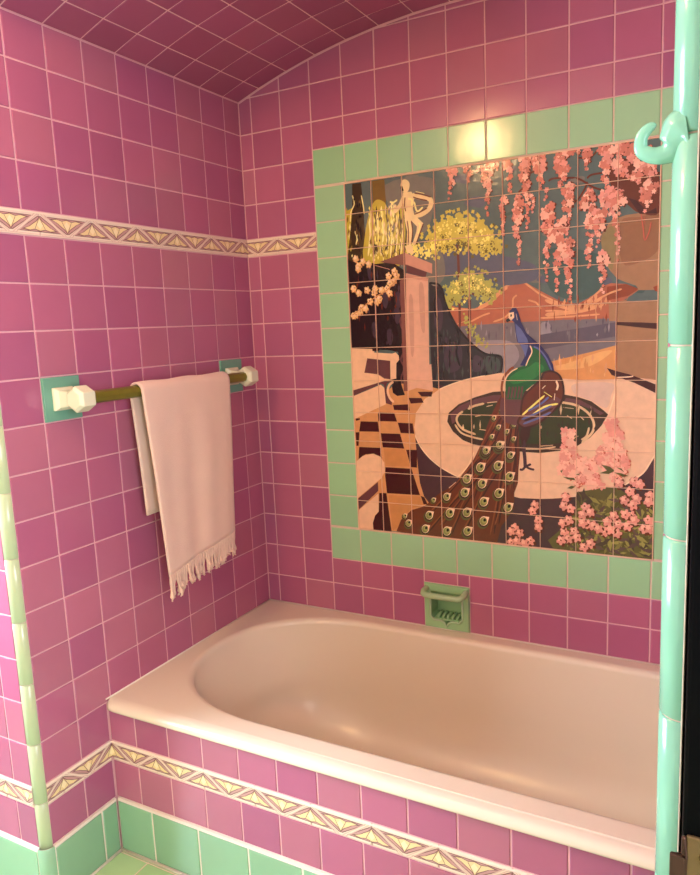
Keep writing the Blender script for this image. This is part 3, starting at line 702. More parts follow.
('s','statue',0.11,[(5.24,-3.32),(5.11,-3.56),(4.93,-3.72)]),
('p','statue',[(5.22,-4.62),(5.45,-4.64),(5.47,-4.86),(5.28,-4.81)],0),
('s','trunk',0.03,[(5.54,-3.29),(5.74,-3.34),(6.03,-3.45)]),
('s','trunk',0.03,[(5.5,-3.38),(5.64,-3.44),(5.91,-3.52)]),
('s','trunk',0.03,[(5.27,-3.36),(5.25,-3.58),(5.28,-3.73)]),
('s','trunk',0.03,[(5.52,-3.83),(5.69,-3.79),(5.9,-3.71)]),
('s','trunk',0.03,[(5.43,-3.98),(5.46,-4.26),(5.41,-4.6)]),
('s','trunk',0.03,[(5.78,-4.09),(5.69,-4.29),(5.54,-4.63)]),
('s','trunk',0.03,[(5.31,-3.97),(5.34,-4.25),(5.32,-4.61)]),
('s','yellowlt',0.05,[(5.35,-3.4),(5.47,-3.46),(5.45,-3.63)]),
('s','yellowlt',0.05,[(5.37,-3.96),(5.39,-4.26)]),
('s','yellowlt',0.05,[(5.64,-4.06),(5.68,-4.14),(5.61,-4.35)]),
('s','yellowlt',0.05,[(5.58,-3.25),(5.83,-3.33)]),
('s','yellowlt',0.05,[(5.53,-3.5),(5.61,-3.76),(5.78,-3.67)]),
('s','yellowlt',0.05,[(5.04,-3.4),(4.91,-3.46),(4.82,-3.42)]),
('s','hedge',0.05,[(5.17,-3.09),(5.21,-3.19),(5.17,-3.05)]),
('f','blossomc',0.1,[(3.78,-5.04),(3.92,-4.93),(4.1,-5.02),(3.7,-4.84),(3.59,-5.66),(3.75,-5.79),(4.02,-5.72),(4.24,-5.81),(4.47,-5.75),(4.7,-5.38),(4.88,-5.27),(4.83,-5.54),(4.64,-5.72),(4.1,-6.04),(4.32,-6.05),(4.39,-5.98),(3.82,-6.19),(3.95,-6.23),(3.63,-6.38),(3.56,-6.41),(3.77,-6.3),(4.71,-5.84),(4.27,-5.7),(3.76,-5.12),(4.94,-5.39),(4.74,-5.57)]),
('s','tan',0.03,[(3.49,-6.41),(3.82,-6.22),(4.28,-5.93),(4.64,-5.76),(4.96,-5.47),(4.9,-5.24)]),
('p','umber',[(10.55,-3.18),(10.77,-3.12),(11.17,-3.33),(11.55,-3.54),(11.61,-4.42),(11.18,-4.4),(10.92,-4.19),(10.69,-3.96),(10.51,-3.63)],1),
('p','maroon',[(10.92,-4.03),(11.09,-4.1),(11.36,-4.39),(11.53,-4.32),(11.55,-4.44),(11.18,-4.42)],0),
('s','umber',0.045,[(9.73,-3.43),(9.89,-3.52),(10.12,-3.69),(10.35,-3.79)]),
('s','umber',0.045,[(9.99,-3.55),(9.96,-3.67),(9.8,-3.92),(9.66,-4.0)]),
('s','umber',0.045,[(9.79,-2.98),(10.05,-3.02),(10.26,-2.84)]),
('s','umber',0.045,[(9.99,-3.48),(10.09,-3.41),(10.35,-3.4)]),
('s','umber',0.045,[(9.08,-3.43),(9.22,-3.38),(9.73,-3.43)]),
('s','umber',0.045,[(8.49,-3.26),(8.74,-3.15),(8.95,-3.17)]),
('s','umber',0.045,[(8.66,-3.45),(8.45,-3.52),(8.34,-3.61)]),
('s','umber',0.045,[(10.48,-3.54),(10.66,-3.19),(10.82,-3.27)]),
('p','train',[(8.03,-8.6),(7.89,-8.6),(7.73,-8.86),(7.62,-9.08),(7.45,-9.48),(7.33,-9.87),(7.07,-10.39),(6.7,-10.88),(6.53,-11.1),(6.27,-11.29),(6.06,-11.41),(5.78,-11.64),(5.61,-11.82),(5.17,-11.98),(4.83,-12.3),(4.67,-12.66),(6.02,-12.71),(7.03,-12.72),(7.68,-12.69),(7.81,-12.2),(8.16,-11.69),(8.17,-11.26),(8.27,-10.98),(8.29,-10.59),(8.33,-10.2),(8.31,-9.83),(8.31,-9.45),(8.39,-8.98),(8.39,-8.67)],0),
('s','trainlt',0.035,[(7.94,-8.73),(7.68,-9.37),(7.5,-10.02),(7.23,-10.69)]),
('s','traindk',0.04,[(8.02,-8.83),(7.65,-9.69),(7.34,-10.66)]),
('s','trainlt',0.035,[(8.02,-8.78),(7.64,-9.67),(7.34,-10.59),(6.93,-11.55)]),
('s','traindk',0.04,[(8.1,-8.88),(7.55,-10.13),(7.05,-11.51)]),
('s','trainlt',0.035,[(8.13,-8.78),(7.99,-9.4),(7.93,-10.02),(7.79,-10.66)]),
('s','traindk',0.04,[(8.21,-8.88),(8.01,-9.71),(7.9,-10.63)]),
('s','trainlt',0.035,[(8.21,-8.83),(8.13,-9.61),(8.13,-10.39),(8.05,-11.19)]),
('s','traindk',0.04,[(8.29,-8.93),(8.19,-9.99),(8.16,-11.15)]),
('s','trainlt',0.035,[(8.07,-9.31),(7.85,-10.34),(7.71,-11.39),(7.49,-12.48)]),
('s','traindk',0.04,[(8.15,-9.41),(7.84,-10.86),(7.6,-12.45)]),
('s','trainlt',0.035,[(7.81,-9.05),(7.36,-9.86),(6.98,-10.71),(6.5,-11.58)]),
('s','traindk',0.04,[(7.89,-9.15),(7.22,-10.28),(6.61,-11.54)]),
('s','trainlt',0.035,[(7.93,-9.84),(7.3,-10.64),(6.72,-11.47),(6.03,-12.34)]),
('s','traindk',0.04,[(8.01,-9.95),(7.07,-11.05),(6.15,-12.3)]),
('s','trainlt',0.035,[(7.66,-9.85),(7.02,-10.54),(6.44,-11.24),(5.74,-11.99)]),
('s','traindk',0.04,[(7.74,-9.96),(6.79,-10.88),(5.86,-11.95)]),
('s','trainlt',0.035,[(8.23,-9.3),(8.16,-9.75),(8.18,-10.19),(8.11,-10.64)]),
('s','traindk',0.04,[(8.31,-9.41),(8.23,-9.96),(8.22,-10.61)]),
('s','trainlt',0.035,[(7.79,-10.39),(7.38,-11.1),(7.05,-11.82),(6.62,-12.57)]),
('s','traindk',0.04,[(7.87,-10.49),(7.28,-11.45),(6.74,-12.53)]),
('s','trainlt',0.035,[(8.01,-10.65),(7.85,-11.16),(7.78,-11.67),(7.63,-12.19)]),
('s','traindk',0.04,[(8.09,-10.75),(7.87,-11.41),(7.74,-12.15)]),
('s','trainlt',0.035,[(7.23,-10.69),(6.67,-11.31),(6.17,-11.95),(5.57,-12.62)]),
('s','traindk',0.04,[(7.31,-10.8),(6.48,-11.62),(5.69,-12.58)]),
('s','trainlt',0.035,[(6.94,-11.27),(6.69,-11.71),(6.52,-12.15),(6.27,-12.61)]),
('s','traindk',0.04,[(7.02,-11.37),(6.67,-11.92),(6.39,-12.57)]),
('s','cream',0.035,[(7.07,-10.2),(6.89,-10.6),(6.57,-10.95)]),
('s','bench',0.05,[(6.33,-11.25),(6.54,-11.07)]),
('e',0.2,[(7.4,-10.17),(7.78,-10.0),(7.25,-10.61),(7.74,-10.54),(6.86,-10.95),(7.29,-11.06),(8.05,-10.82),(6.79,-11.34),(7.75,-11.29),(7.33,-11.56),(8.0,-11.66),(6.34,-11.96),(6.84,-11.9),(7.32,-12.1),(6.24,-12.49),(6.85,-12.43)]),
('e',0.17,[(8.08,-10.26),(6.26,-11.5)]),
('e',0.19,[(5.72,-12.08),(5.59,-12.49)]),
('e',0.16,[(5.07,-12.37)]),
('e',0.11,[(4.96,-12.17),(5.86,-11.63)]),
('e',0.1,[(7.64,-9.26),(7.76,-9.5),(7.58,-9.76),(8.18,-9.42),(7.99,-9.61),(8.17,-9.8),(7.86,-9.05)]),
('e',0.15,[(7.78,-9.98),(8.08,-10.24),(7.41,-10.15)]),
('p','mauve',[(7.95,-8.57),(8.39,-8.57),(8.55,-8.78),(8.39,-8.98),(8.31,-9.43),(7.88,-9.31),(7.81,-8.91)],1),
('p','traindk',[(8.35,-9.53),(8.63,-9.46),(8.58,-9.74),(8.45,-9.98),(8.39,-9.96),(8.33,-9.75)],0),
('s','plum',0.09,[(8.41,-9.96),(8.45,-10.2),(8.47,-10.54),(8.47,-10.51)]),
('s','plum',0.06,[(8.45,-9.82),(8.46,-10.16),(8.48,-10.51)]),
('s','plum',0.06,[(8.48,-10.51),(8.4,-10.61),(8.32,-10.61)]),
('s','plum',0.06,[(8.48,-10.51),(8.55,-10.49),(8.62,-10.45)]),
('s','plum',0.06,[(8.48,-10.51),(8.57,-10.57),(8.71,-10.6)]),
('p','green',[(8.67,-7.36),(8.83,-7.51),(8.99,-7.74),(9.12,-8.03),(8.9,-8.08),(8.88,-8.26),(8.67,-8.39),(8.46,-8.56),(8.38,-8.76),(7.99,-8.76),(7.95,-8.46),(7.96,-8.22),(8.1,-8.06),(8.29,-7.94),(8.5,-7.88),(8.59,-7.72),(8.66,-7.54)],0),
('p','greenlt',[(8.57,-7.93),(8.77,-7.8),(8.96,-7.93),(8.9,-8.06),(8.7,-8.23),(8.43,-8.32),(8.16,-8.36),(8.06,-8.22),(8.3,-8.03)],1),
('s','mauve',0.05,[(8.02,-8.74),(8.05,-8.56),(8.07,-8.43)]),
('s','mauve',0.05,[(8.11,-8.74),(8.14,-8.56),(8.16,-8.43)]),
('s','mauve',0.05,[(8.19,-8.74),(8.22,-8.56),(8.24,-8.43)]),
('s','mauve',0.05,[(8.28,-8.74),(8.31,-8.56),(8.33,-8.42)]),
('s','mauve',0.05,[(8.36,-8.74),(8.39,-8.56),(8.41,-8.42)]),
('p','indigo',[(8.08,-6.5),(8.16,-6.42),(8.26,-6.42),(8.32,-6.54),(8.38,-6.77),(8.52,-7.06),(8.67,-7.2),(8.88,-7.38),(9.06,-7.61),(9.19,-7.87),(9.22,-8.03),(9.12,-8.03),(8.99,-7.74),(8.83,-7.51),(8.7,-7.41),(8.61,-7.38),(8.65,-7.54),(8.57,-7.73),(8.5,-7.9),(8.35,-7.88),(8.47,-7.67),(8.46,-7.5),(8.37,-7.37),(8.28,-7.27),(8.24,-7.04),(8.21,-6.78),(8.14,-6.73)],0),
('p','blue',[(8.24,-6.81),(8.38,-6.95),(8.54,-7.21),(8.57,-7.31),(8.31,-7.3),(8.26,-7.07)],0),
('p','blue',[(8.36,-7.34),(8.57,-7.37),(8.54,-7.5),(8.49,-7.67),(8.45,-7.53)],0),
('p','cream',[(8.07,-6.54),(8.2,-6.52),(8.21,-6.66),(8.12,-6.74),(8.06,-6.66)],0),
('p','hedge',[(8.11,-6.58),(8.15,-6.57),(8.15,-6.63),(8.11,-6.64)],0),
('p','black',[(7.99,-6.71),(8.06,-6.67),(8.12,-6.73),(8.01,-6.78)],0),
('s','cream',0.03,[(8.26,-6.57),(8.29,-6.73)]),
('s','cream',0.03,[(8.61,-7.38),(8.66,-7.54),(8.57,-7.73),(8.5,-7.9)]),
('s','blue',0.04,[(8.7,-7.41),(8.85,-7.49),(9.03,-7.72),(9.16,-8.02)]),
('s','trainlt',0.06,[(7.9,-8.73),(7.86,-8.49),(7.91,-8.22),(8.06,-8.01),(8.19,-7.92)]),
('s','cream',0.03,[(7.95,-8.56),(7.96,-8.26),(8.1,-8.06),(8.29,-7.95)]),
('p','wing',[(8.36,-9.19),(8.42,-8.73),(8.63,-8.48),(8.88,-8.24),(8.96,-8.08),(9.16,-8.04),(9.36,-8.16),(9.45,-8.48),(9.41,-8.8),(9.16,-9.09),(8.79,-9.39),(8.46,-9.5),(8.28,-9.38)],0),
('s','traindk',0.05,[(8.36,-9.19),(8.42,-8.73),(8.63,-8.48),(8.88,-8.24),(8.96,-8.08),(9.16,-8.04),(9.36,-8.16),(9.45,-8.48),(9.41,-8.8),(9.16,-9.09),(8.79,-9.39),(8.46,-9.5),(8.28,-9.38),(8.36,-9.19)]),
('p','mauve',[(8.46,-9.19),(8.8,-8.94),(9.28,-8.68),(9.4,-8.76),(9.16,-9.08),(8.79,-9.37),(8.46,-9.48),(8.31,-9.38)],0),
('s','pinelt',0.05,[(8.4,-9.17),(8.63,-8.96),(8.98,-8.65)]),
('s','pinelt',0.05,[(8.63,-9.19),(8.96,-8.95),(9.32,-8.86)]),
('s','blue',0.05,[(8.38,-9.28),(8.75,-9.12),(9.16,-8.91)]),
('s','blue',0.05,[(8.42,-9.4),(8.79,-9.25),(9.14,-9.08)]),
('s','blue',0.05,[(8.55,-9.06),(8.88,-8.87),(9.08,-8.69)]),
('s','pinelt',0.05,[(8.96,-8.56),(9.16,-8.69)]),
('s','cream',0.05,[(9.27,-8.28),(9.31,-8.4),(9.28,-8.52)]),
('s','cream',0.05,[(9.24,-8.6),(9.22,-8.77)]),
('s','cream',0.05,[(8.92,-8.48),(9.0,-8.4)]),
('s','traindk',0.05,[(8.45,-9.32),(8.78,-9.18),(9.19,-8.98)]),
('w',(6.64,-2.84),(6.54,-3.5),0.16,0.05),
('w',(7.04,-2.8),(7.06,-3.15),0.16,0.05),
('w',(7.36,-2.84),(7.31,-2.98),0.1,0.05),
('w',(7.57,-2.85),(7.53,-4.03),0.2,0.05),
('w',(7.8,-2.76),(7.8,-3.05),0.08,0.05),
('w',(8.08,-2.85),(8.13,-3.59),0.18,0.05),
('w',(8.51,-2.81),(8.57,-4.48),0.2,0.05),
('w',(7.95,-3.69),(7.94,-4.57),0.15,0.05),
('w',(8.3,-3.73),(8.34,-5.38),0.2,0.05),
('w',(8.85,-2.83),(8.9,-3.61),0.24,0.05),
('w',(9.45,-2.85),(9.38,-3.67),0.32,0.05),
('w',(9.52,-3.64),(9.53,-4.81),0.2,0.05),
('w',(9.09,-4.01),(9.02,-5.8),0.22,0.05),
('w',(9.29,-4.46),(9.3,-6.06),0.22,0.05),
('w',(9.55,-4.93),(9.59,-6.32),0.2,0.05),
('w',(9.64,-2.79),(9.82,-2.86),0.15,0.05),
('w',(10.01,-2.77),(9.99,-3.29),0.18,0.05),
('w',(10.39,-2.81),(10.38,-4.02),0.22,0.05),
('w',(10.43,-3.91),(10.41,-4.36),0.2,0.05),
('w',(10.01,-3.81),(10.09,-5.19),0.22,0.05),
('w',(10.05,-5.02),(10.06,-5.51),0.15,0.05),
('w',(10.31,-4.28),(10.25,-5.04),0.22,0.05),
('w',(10.37,-5.28),(10.38,-6.12),0.17,0.05),
('w',(10.64,-2.93),(10.69,-3.27),0.2,0.05),
('w',(10.65,-3.82),(10.68,-4.78),0.22,0.05),
('w',(10.7,-4.73),(10.7,-5.38),0.1,0.05),
('w',(10.86,-2.85),(11.17,-3.44),0.3,0.05),
('w',(10.73,-3.27),(10.91,-3.59),0.25,0.05),
('w',(11.16,-3.0),(11.46,-3.27),0.3,0.05),
('w',(11.29,-3.35),(11.43,-3.7),0.3,0.05),
('w',(11.28,-3.81),(11.31,-4.41),0.24,0.05),
('w',(11.0,-3.53),(11.17,-3.71),0.22,0.05),
('w',(11.43,-3.81),(11.39,-4.13),0.2,0.05),
('w',(10.78,-4.06),(10.74,-4.4),0.2,0.05),
('w',(10.56,-4.15),(10.52,-4.37),0.22,0.05),
('w',(8.73,-3.71),(8.7,-4.11),0.1,0.05),
('w',(9.0,-3.62),(9.02,-3.81),0.1,0.05),
('s','pinkdk',0.03,[(11.21,-4.42),(11.26,-4.74),(11.3,-5.02),(11.39,-4.84),(11.43,-4.62)]),
('s','pinkdk',0.03,[(11.27,-4.43),(11.3,-4.68)]),
('p','bush',[(9.19,-12.66),(9.06,-12.46),(9.37,-12.16),(9.75,-11.64),(9.79,-11.12),(10.11,-11.04),(10.47,-10.94),(10.78,-10.94),(11.12,-11.15),(11.53,-11.32),(11.76,-11.3),(11.79,-12.73),(10.37,-12.72)],0),
('w',(10.64,-9.2),(10.66,-10.39),0.12,0.5),
('w',(9.59,-9.53),(9.59,-10.66),0.18,0.35),
('w',(10.01,-10.28),(10.06,-10.84),0.35,0.4),
('w',(10.42,-9.95),(10.64,-10.5),0.3,0.4),
('w',(9.74,-10.65),(10.26,-10.88),0.25,0.25),
('w',(10.64,-10.7),(10.83,-10.79),0.2,0.2),
('p','leaf',[(10.35,-10.59),(10.52,-10.51),(10.38,-10.37),(10.59,-10.41),(10.71,-10.51),(10.56,-10.6)],0),
('p','leaf',[(10.69,-10.55),(10.86,-10.56),(11.03,-10.62),(10.89,-10.65)],0),
('p','leaf',[(10.74,-10.42),(10.86,-10.44),(10.93,-10.53)],0),
('p','leaf',[(9.76,-10.66),(9.9,-10.61),(9.83,-10.67)],0),
('p','leaf',[(9.44,-10.74),(9.72,-10.75),(9.76,-10.81),(9.58,-10.8)],0),
('p','leaf',[(9.55,-11.03),(9.65,-10.96),(9.76,-10.97),(9.67,-11.04)],0),
('p','leaf',[(9.37,-10.59),(9.44,-10.55),(9.42,-10.64)],0),
('leafs',[(9.82,-11.12),(11.65,-11.38),(11.67,-12.64),(9.37,-12.59)],140),
('f','blossomp',0.135,[(9.51,-11.27),(9.47,-11.5),(10.01,-11.5),(10.12,-11.62),(9.94,-11.69),(10.09,-11.94),(10.22,-11.96),(10.69,-11.66),(10.54,-11.82),(10.81,-11.87),(10.47,-12.09),(10.78,-12.1),(10.62,-12.02),(10.33,-12.03),(11.16,-10.75),(11.29,-10.81),(11.07,-11.01),(10.94,-11.24),(11.23,-11.18),(11.14,-11.35),(11.11,-11.62),(10.97,-11.6),(11.03,-11.89),(11.18,-11.73),(11.53,-11.08),(11.5,-11.23),(11.51,-11.7),(11.41,-11.92),(11.53,-11.91),(9.98,-12.55),(10.14,-12.44),(9.48,-12.19),(9.59,-12.37),(9.44,-11.96),(9.59,-11.87),(9.73,-12.16),(10.81,-10.81),(9.94,-11.91),(9.4,-12.43),(9.64,-11.56),(9.8,-12.31)]),
('f','blossomp',0.13,[(8.72,-11.54),(8.66,-11.7),(8.18,-12.2),(8.08,-12.32),(8.31,-12.34),(8.08,-12.62),(8.23,-12.57),(8.6,-12.53),(8.43,-12.61),(8.81,-11.94),(8.81,-12.14)])]
M = MB(); ar = random.Random(3)
EPS = .00007; D0 = -.011
DB = [0]
def mfill(pts, col, d):
    pts = [p for i, p in enumerate(pts) if i == 0 or (abs(p[0]-pts[i-1][0])+abs(p[1]-pts[i-1][1])) > .004]
    if len(pts) < 3: return
    if len(pts) == 3: tris = [(0, 1, 2)]
    else: tris = tessellate_polygon([[Vector((x, z, 0)) for x, z in pts]])
    for t in tris:
        q = clip_rect([pts[i] for i in t], PIC)
        if len(q) > 2: M.poly([FB(p[0], p[1], d) for p in q], 0, col)
def smooth(pts, closed=True, n=4):
    out = []; L = len(pts)
    rng = range(L) if closed else range(L-1)
    for i in rng:
        g = lambda k: pts[k % L] if closed else pts[max(0, min(L-1, k))]
        p0, p1, p2, p3 = g(i-1), g(i), g(i+1), g(i+2)
        for s in range(n):
            t = s/n; t2 = t*t; t3 = t2*t
            out.append(tuple(.5*((2*p1[c])+(-p0[c]+p2[c])*t+(2*p0[c]-5*p1[c]+4*p2[c]-p3[c])*t2+(-p0[c]+3*p1[c]-3*p2[c]+p3[c])*t3) for c in (0, 1)))
    if not closed: out.append(pts[-1])
    return out
def mstroke(pts, wd, col, d, taper=True):
    pts = smooth(pts, False, 5) if len(pts) > 2 else pts
    n = len(pts); L = []; Rr = []
    for i, p in enumerate(pts):
        a = pts[max(0, i-1)]; b = pts[min(n-1, i+1)]
        tx, tz = b[0]-a[0], b[1]-a[1]; l = math.hypot(tx, tz) or 1e-6
        k = wd/2
        if taper and (i == 0 or i == n-1): k *= .35
        L.append((p[0]-tz/l*k, p[1]+tx/l*k)); Rr.append((p[0]+tz/l*k, p[1]-tx/l*k))
    for i in range(n-1):
        for t in ((L[i], L[i+1], Rr[i+1]), (L[i], Rr[i+1], Rr[i])):
            q = clip_rect(list(t), PIC)
            if len(q) > 2: M.poly([FB(x, z, d) for x, z in q], 0, col)
def vary(c, a=.08): 
    k = 1+ar.uniform(-a, a); return tuple(v*k for v in c[:3])+(1,)
GRID = {}; TOP = [0.0]
def stack_reset(): GRID.clear(); TOP[0] = 0.0
def level(x, z, r):
    # first free glaze layer above everything this dab overlaps
    cs = [(i, j) for i in range(int((x-r)//.3), int((x+r)//.3)+1) for j in range(int((z-r)//.3), int((z+r)//.3)+1)]
    lv = 0
    for c in cs:
        for (a, b, q, l) in GRID.get(c, ()):
            if l > lv-.5 and (a-x)**2+(b-z)**2 < (q+r)**2: lv = max(lv, l)
    lv += 1
    for c in cs: GRID.setdefault(c, []).append((x, z, r, lv))
    TOP[0] = max(TOP[0], lv); return lv*EPS*.5
def blob(x, z, r, col, d, lobes=5):
    d = DB[0]+level(x, z, r*1.1)
    ph = ar.uniform(0, 6.28); pts = []
    for i in range(lobes*3):
        th = ph+2*math.pi*i/(lobes*3); rr = r*(1.0 if i % 3 else .66)*ar.uniform(.9, 1.1)
        pts.append((x+rr*math.cos(th)*.92, z+rr*math.sin(th)))
    mfill(pts, col, d)
def flower(x, z, r, name, d):
    outl = PALL['umber'] if name != 'blossomc' else PALL['tan']
    if name in ('pine', 'pine2', 'pinelt', 'pinedk'):
        for q in range(7):
            a_ = ar.uniform(0, 6.28); blob(x+math.cos(a_)*r*1.9, z+math.sin(a_)*r*1.5, r*.42, vary(PALL[name if ar.random() < .82 else ar.choice(('pinelt', 'pinedk', 'pine'))], .1), d+EPS*(.4+.12*q), 4)
        blob(x, z, r*ar.uniform(.8, 1.25), vary(PALL[name], .1), d, ar.choice((4, 5, 6))); return
    blob(x+r*.12, z-r*.15, r*1.12, outl, d)
    blob(x, z, r, vary(PALL[name], .1), d+EPS*.3)
    blob(x-r*.2, z+r*.25, r*.5, vary(PALL['pink3'] if name != 'blossomc' else PALL['cream'], .05), d+EPS*.6)
    if ar.random() < .6: blob(x+ar.uniform(-.3, .3)*r, z+ar.uniform(-.3, .3)*r, r*.2, PALL['rust'], d+EPS*.9)
mfill([(PIC[0], PIC[2]), (PIC[1], PIC[2]), (PIC[1], PIC[3]), (PIC[0], PIC[3])], PALL['sky'], D0)
DB[0] = D0+EPS
for i in range(60):
    x, z = ar.uniform(3.6, 11.5), ar.uniform(-6.2, -2.9); s = ar.uniform(.1, .35)
    mfill(smooth([(x-s, z), (x-s*.2, z+s*.5), (x+s, z+s*.3), (x+s*.6, z-s*.5)]), vary(PALL[ar.choice(('sky', 'sky', 'skyviolet', 'skyteal', 'skypale'))], .05), DB[0]+level(x, z, s*1.2))
d = D0+EPS*2+TOP[0]*EPS*.5
stack_reset()
for op in ART:
    if op[0] in 'ps' or op[0] == 'e':
        d += EPS+TOP[0]*EPS*.5; stack_reset()
    DB[0] = d
    if op[0] == 'p': mfill(smooth(op[2]) if op[3] else op[2], PALL[op[1]], d)
    elif op[0] == 's': mstroke(op[3], op[2], PALL[op[1]], d)
    elif op[0] == 'f':
        for k, (x, z) in enumerate(op[3]): flower(x, z, op[2], op[1], d+EPS*(k % 4)*1.2)
    elif op[0] == 'w':
        (x0, z0), (x1, z1) = op[1], op[2]; w0, w1 = op[3], op[4]
        w0 *= 1.25; w1 *= 1.3; n = max(3, int(math.hypot(x1-x0, z1-z0)/.06)); cnt = 0
        for k in range(n+1):
            t = k/n; wd = w0+(w1-w0)*t
            for q in range(max(1, int(wd/.1))):
                x = x0+(x1-x0)*t+ar.uniform(-1, 1)*wd*.5; z = z0+(z1-z0)*t+ar.uniform(-.05, .05)
                r = max(.045, min(.115, wd*.5))*ar.uniform(.75, 1.15)
                nm = ar.choice(('blossomp', 'pink2', 'pink2', 'pink3') if z > -9 else ('blossomp', 'blossomp', 'pink3', 'pink3'))
                dd = d+EPS*(cnt % 5)*.8; cnt += 1
                if ar.random() < (.5 if z > -9 else .2): blob(x+r*.2, z-r*.2, r*1.1, PALL['umber' if z > -9 else 'pinkdk'], dd)
                blob(x, z, r, vary(PALL[nm], .1), dd+EPS*.4)
    elif op[0] == 'e':
        for k, (x, z) in enumerate(op[2]):
            r = op[1]*.82
            def el(cx, cz, a, b, tip=0):
                P_ = []
                for i in range(12):
                    th = 2*math.pi*i/12; ex, ez = a*math.cos(th), b*math.sin(th)
                    if tip and i in (2,): ex *= 1.45; ez *= 1.45
                    ca, sa = math.cos(-.45), math.sin(-.45)
                    P_.append((cx+ex*ca-ez*sa, cz+ex*sa+ez*ca))
                return P_
            mfill(el(x-r*.15, z-r*.3, r*.95, r*1.15), PALL['leaf'], d)
            mfill(el(x-r*.05, z-r*.12, r*.85, r*1.02), PALL['traindk'], d+EPS*.4)
            mfill(el(x, z, r*.72, r*.86, 1), PALL['cream'], d+EPS*.7); mfill(el(x-.01, z-.01, r*.6, r*.72), lin((134, 136, 70)), d+EPS*1.0)
            mfill(el(x+r*.08, z+r*.1, r*.42, r*.52), lin((160, 160, 94)), d+EPS*1.3)
            mfill(el(x+r*.16, z+r*.16, r*.24, r*.3), PALL['hedge'], d+EPS*1.6)
        d += EPS*2
    elif op[0] == 'fleck':
        (xa, za), (xb, zb) = op[1]
        for k in range(op[2]):
            x, z = ar.uniform(xa, xb), ar.uniform(zb, za); l = ar.uniform(.04, .16); w_ = ar.uniform(.012, .035)
            mfill([(x-w_, z), (x, z-l), (x+w_, z), (x+w_*.3, z+l)], vary(PALL[ar.choice(op[3])], .12), d+level(x, z, l))
    elif op[0] == 'leafs':
        (xa, za), (xb, zb), (xc, zc), (xd, zd) = op[1]
        for k in range(op[2]*2):
            u, v = ar.random(), ar.random()
            x = (xa*(1-u)+xb*u)*(1-v)+(xd*(1-u)+xc*u)*v; z = (za*(1-u)+zb*u)*(1-v)+(zd*(1-u)+zc*u)*v
            a = ar.uniform(0, 6.28); l = ar.uniform(.08, .2); c, s_ = math.cos(a), math.sin(a)
            col = vary(lin(ar.choice(((124, 116, 56), (84, 76, 30), (150, 142, 70), (70, 54, 40), (92, 66, 60)))), .1)
            mfill([(x-c*l, z-s_*l), (x-s_*l*.3, z+c*l*.3), (x+c*l, z+s_*l), (x+s_*l*.3, z-c*l*.3)], col, d+level(x, z, l))
        d += 0
d += TOP[0]*EPS*.5+EPS
DTOP = d
pic = M.build('picture_panel', [PAINT], mural, weld=False, recalc=False); pic['label'] = 'glazed garden picture with peacock'
M = MB()
px = [PIC[1]-.918*k for k in range(1, 9)]; pz = [PIC[2]+.9*0+.915*k for k in range(1, 11)]
pz = [-3.618, -4.56, -5.49, -6.41, -7.33, -8.27, -9.19, -10.03, -10.93, -11.82]
wl = .022
def gbar(x0, x1, z0, z1):
    M.mesh([FB(x0, z0, D0), FB(x1, z0, D0), FB(x1, z1, D0), FB(x0, z1, D0), FB(x0+.006, z0+.006, DTOP+.004), FB(x1-.006, z0+.006, DTOP+.004), FB(x1-.006, z1-.006, DTOP+.004), FB(x0+.006, z1-.006, DTOP+.004)],
           [(4, 5, 6, 7), (0, 1, 5, 4), (1, 2, 6, 5), (2, 3, 7, 6), (3, 0, 4, 7)])
for x in px: gbar(x-wl/2, x+wl/2, PIC[2], PIC[3])
for z in pz: gbar(PIC[0], PIC[1], z-wl/2, z+wl/2)
for a in ((PIC[0]-.02, PIC[0]+.012, PIC[2]-.02, PIC[3]+.02), (PIC[1]-.012, PIC[1]+.02, PIC[2]-.02, PIC[3]+.02), (PIC[0], PIC[1], PIC[2]-.02, PIC[2]+.012), (PIC[0], PIC[1], PIC[3]-.012, PIC[3]+.02)): gbar(*a)
GRM = mat('mural_grout', (236, 196, 160), rough=.6)
g = M.build('grout_lines', [GRM], mural, weld=False, recalc=False); g['label'] = 'thin tan grout lines'

# ---------------------------------------------------------------- tub apron wall
M = MB()
ax = [0, .8451] + [.8451+1.0212*k for k in range(1, 14)] + [XR]
for x0, x1 in zip(ax[:-1], ax[1:]):
    for z0, z1 in ((S(16), -15.70), (BASE_T, -(16+2*BH))):
        tile(M, FA, rect((x0, x1, z0, z1)), pink())
M.box((0, YF+.014, FLOOR), (XR, YF+.3, -15.70), 1)
struct(M.build('wall_tub_apron', [GLAZE, GROUT]), 'rose tiled low wall in front of the tub')

# ---------------------------------------------------------------- bathtub
tub = empty('bathtub', (6.5, -3.5, FLOOR), 'pinkish cream built-in bathtub behind the tiled apron', 'bathtub')
RZ = -15.43
def contour(xl, xr, yb, yf, al, ar_, n, z, N=128):
    out = []; cy = (yb+yf)/2; b = abs(yb-yf)/2
    cl, cr = xl+al, xr-ar_
    k = N//4
    def se(th, a, b, e):
        c, s_ = math.cos(th), math.sin(th)
        return a*math.copysign(abs(c)**(2/e), c), b*math.copysign(abs(s_)**(2/e), s_)
    for i in range(2*k+1):                    # left half, back to front
        th = math.pi/2+math.pi*i/(2*k); x, y = se(th, al, b, n)
        out.append((cl+x, cy+y, z))
    for i in range(1, 9): out.append((cl+(cr-cl)*i/9, yf, z))
    for i in range(2*k+1):
        th = -math.pi/2+math.pi*i/(2*k); x, y = se(th, ar_, b, 2.8)
        out.append((cr+x, cy+y, z))
    for i in range(1, 9): out.append((cr+(cl-cr)*i/9, yb, z))
    return out
LV = []
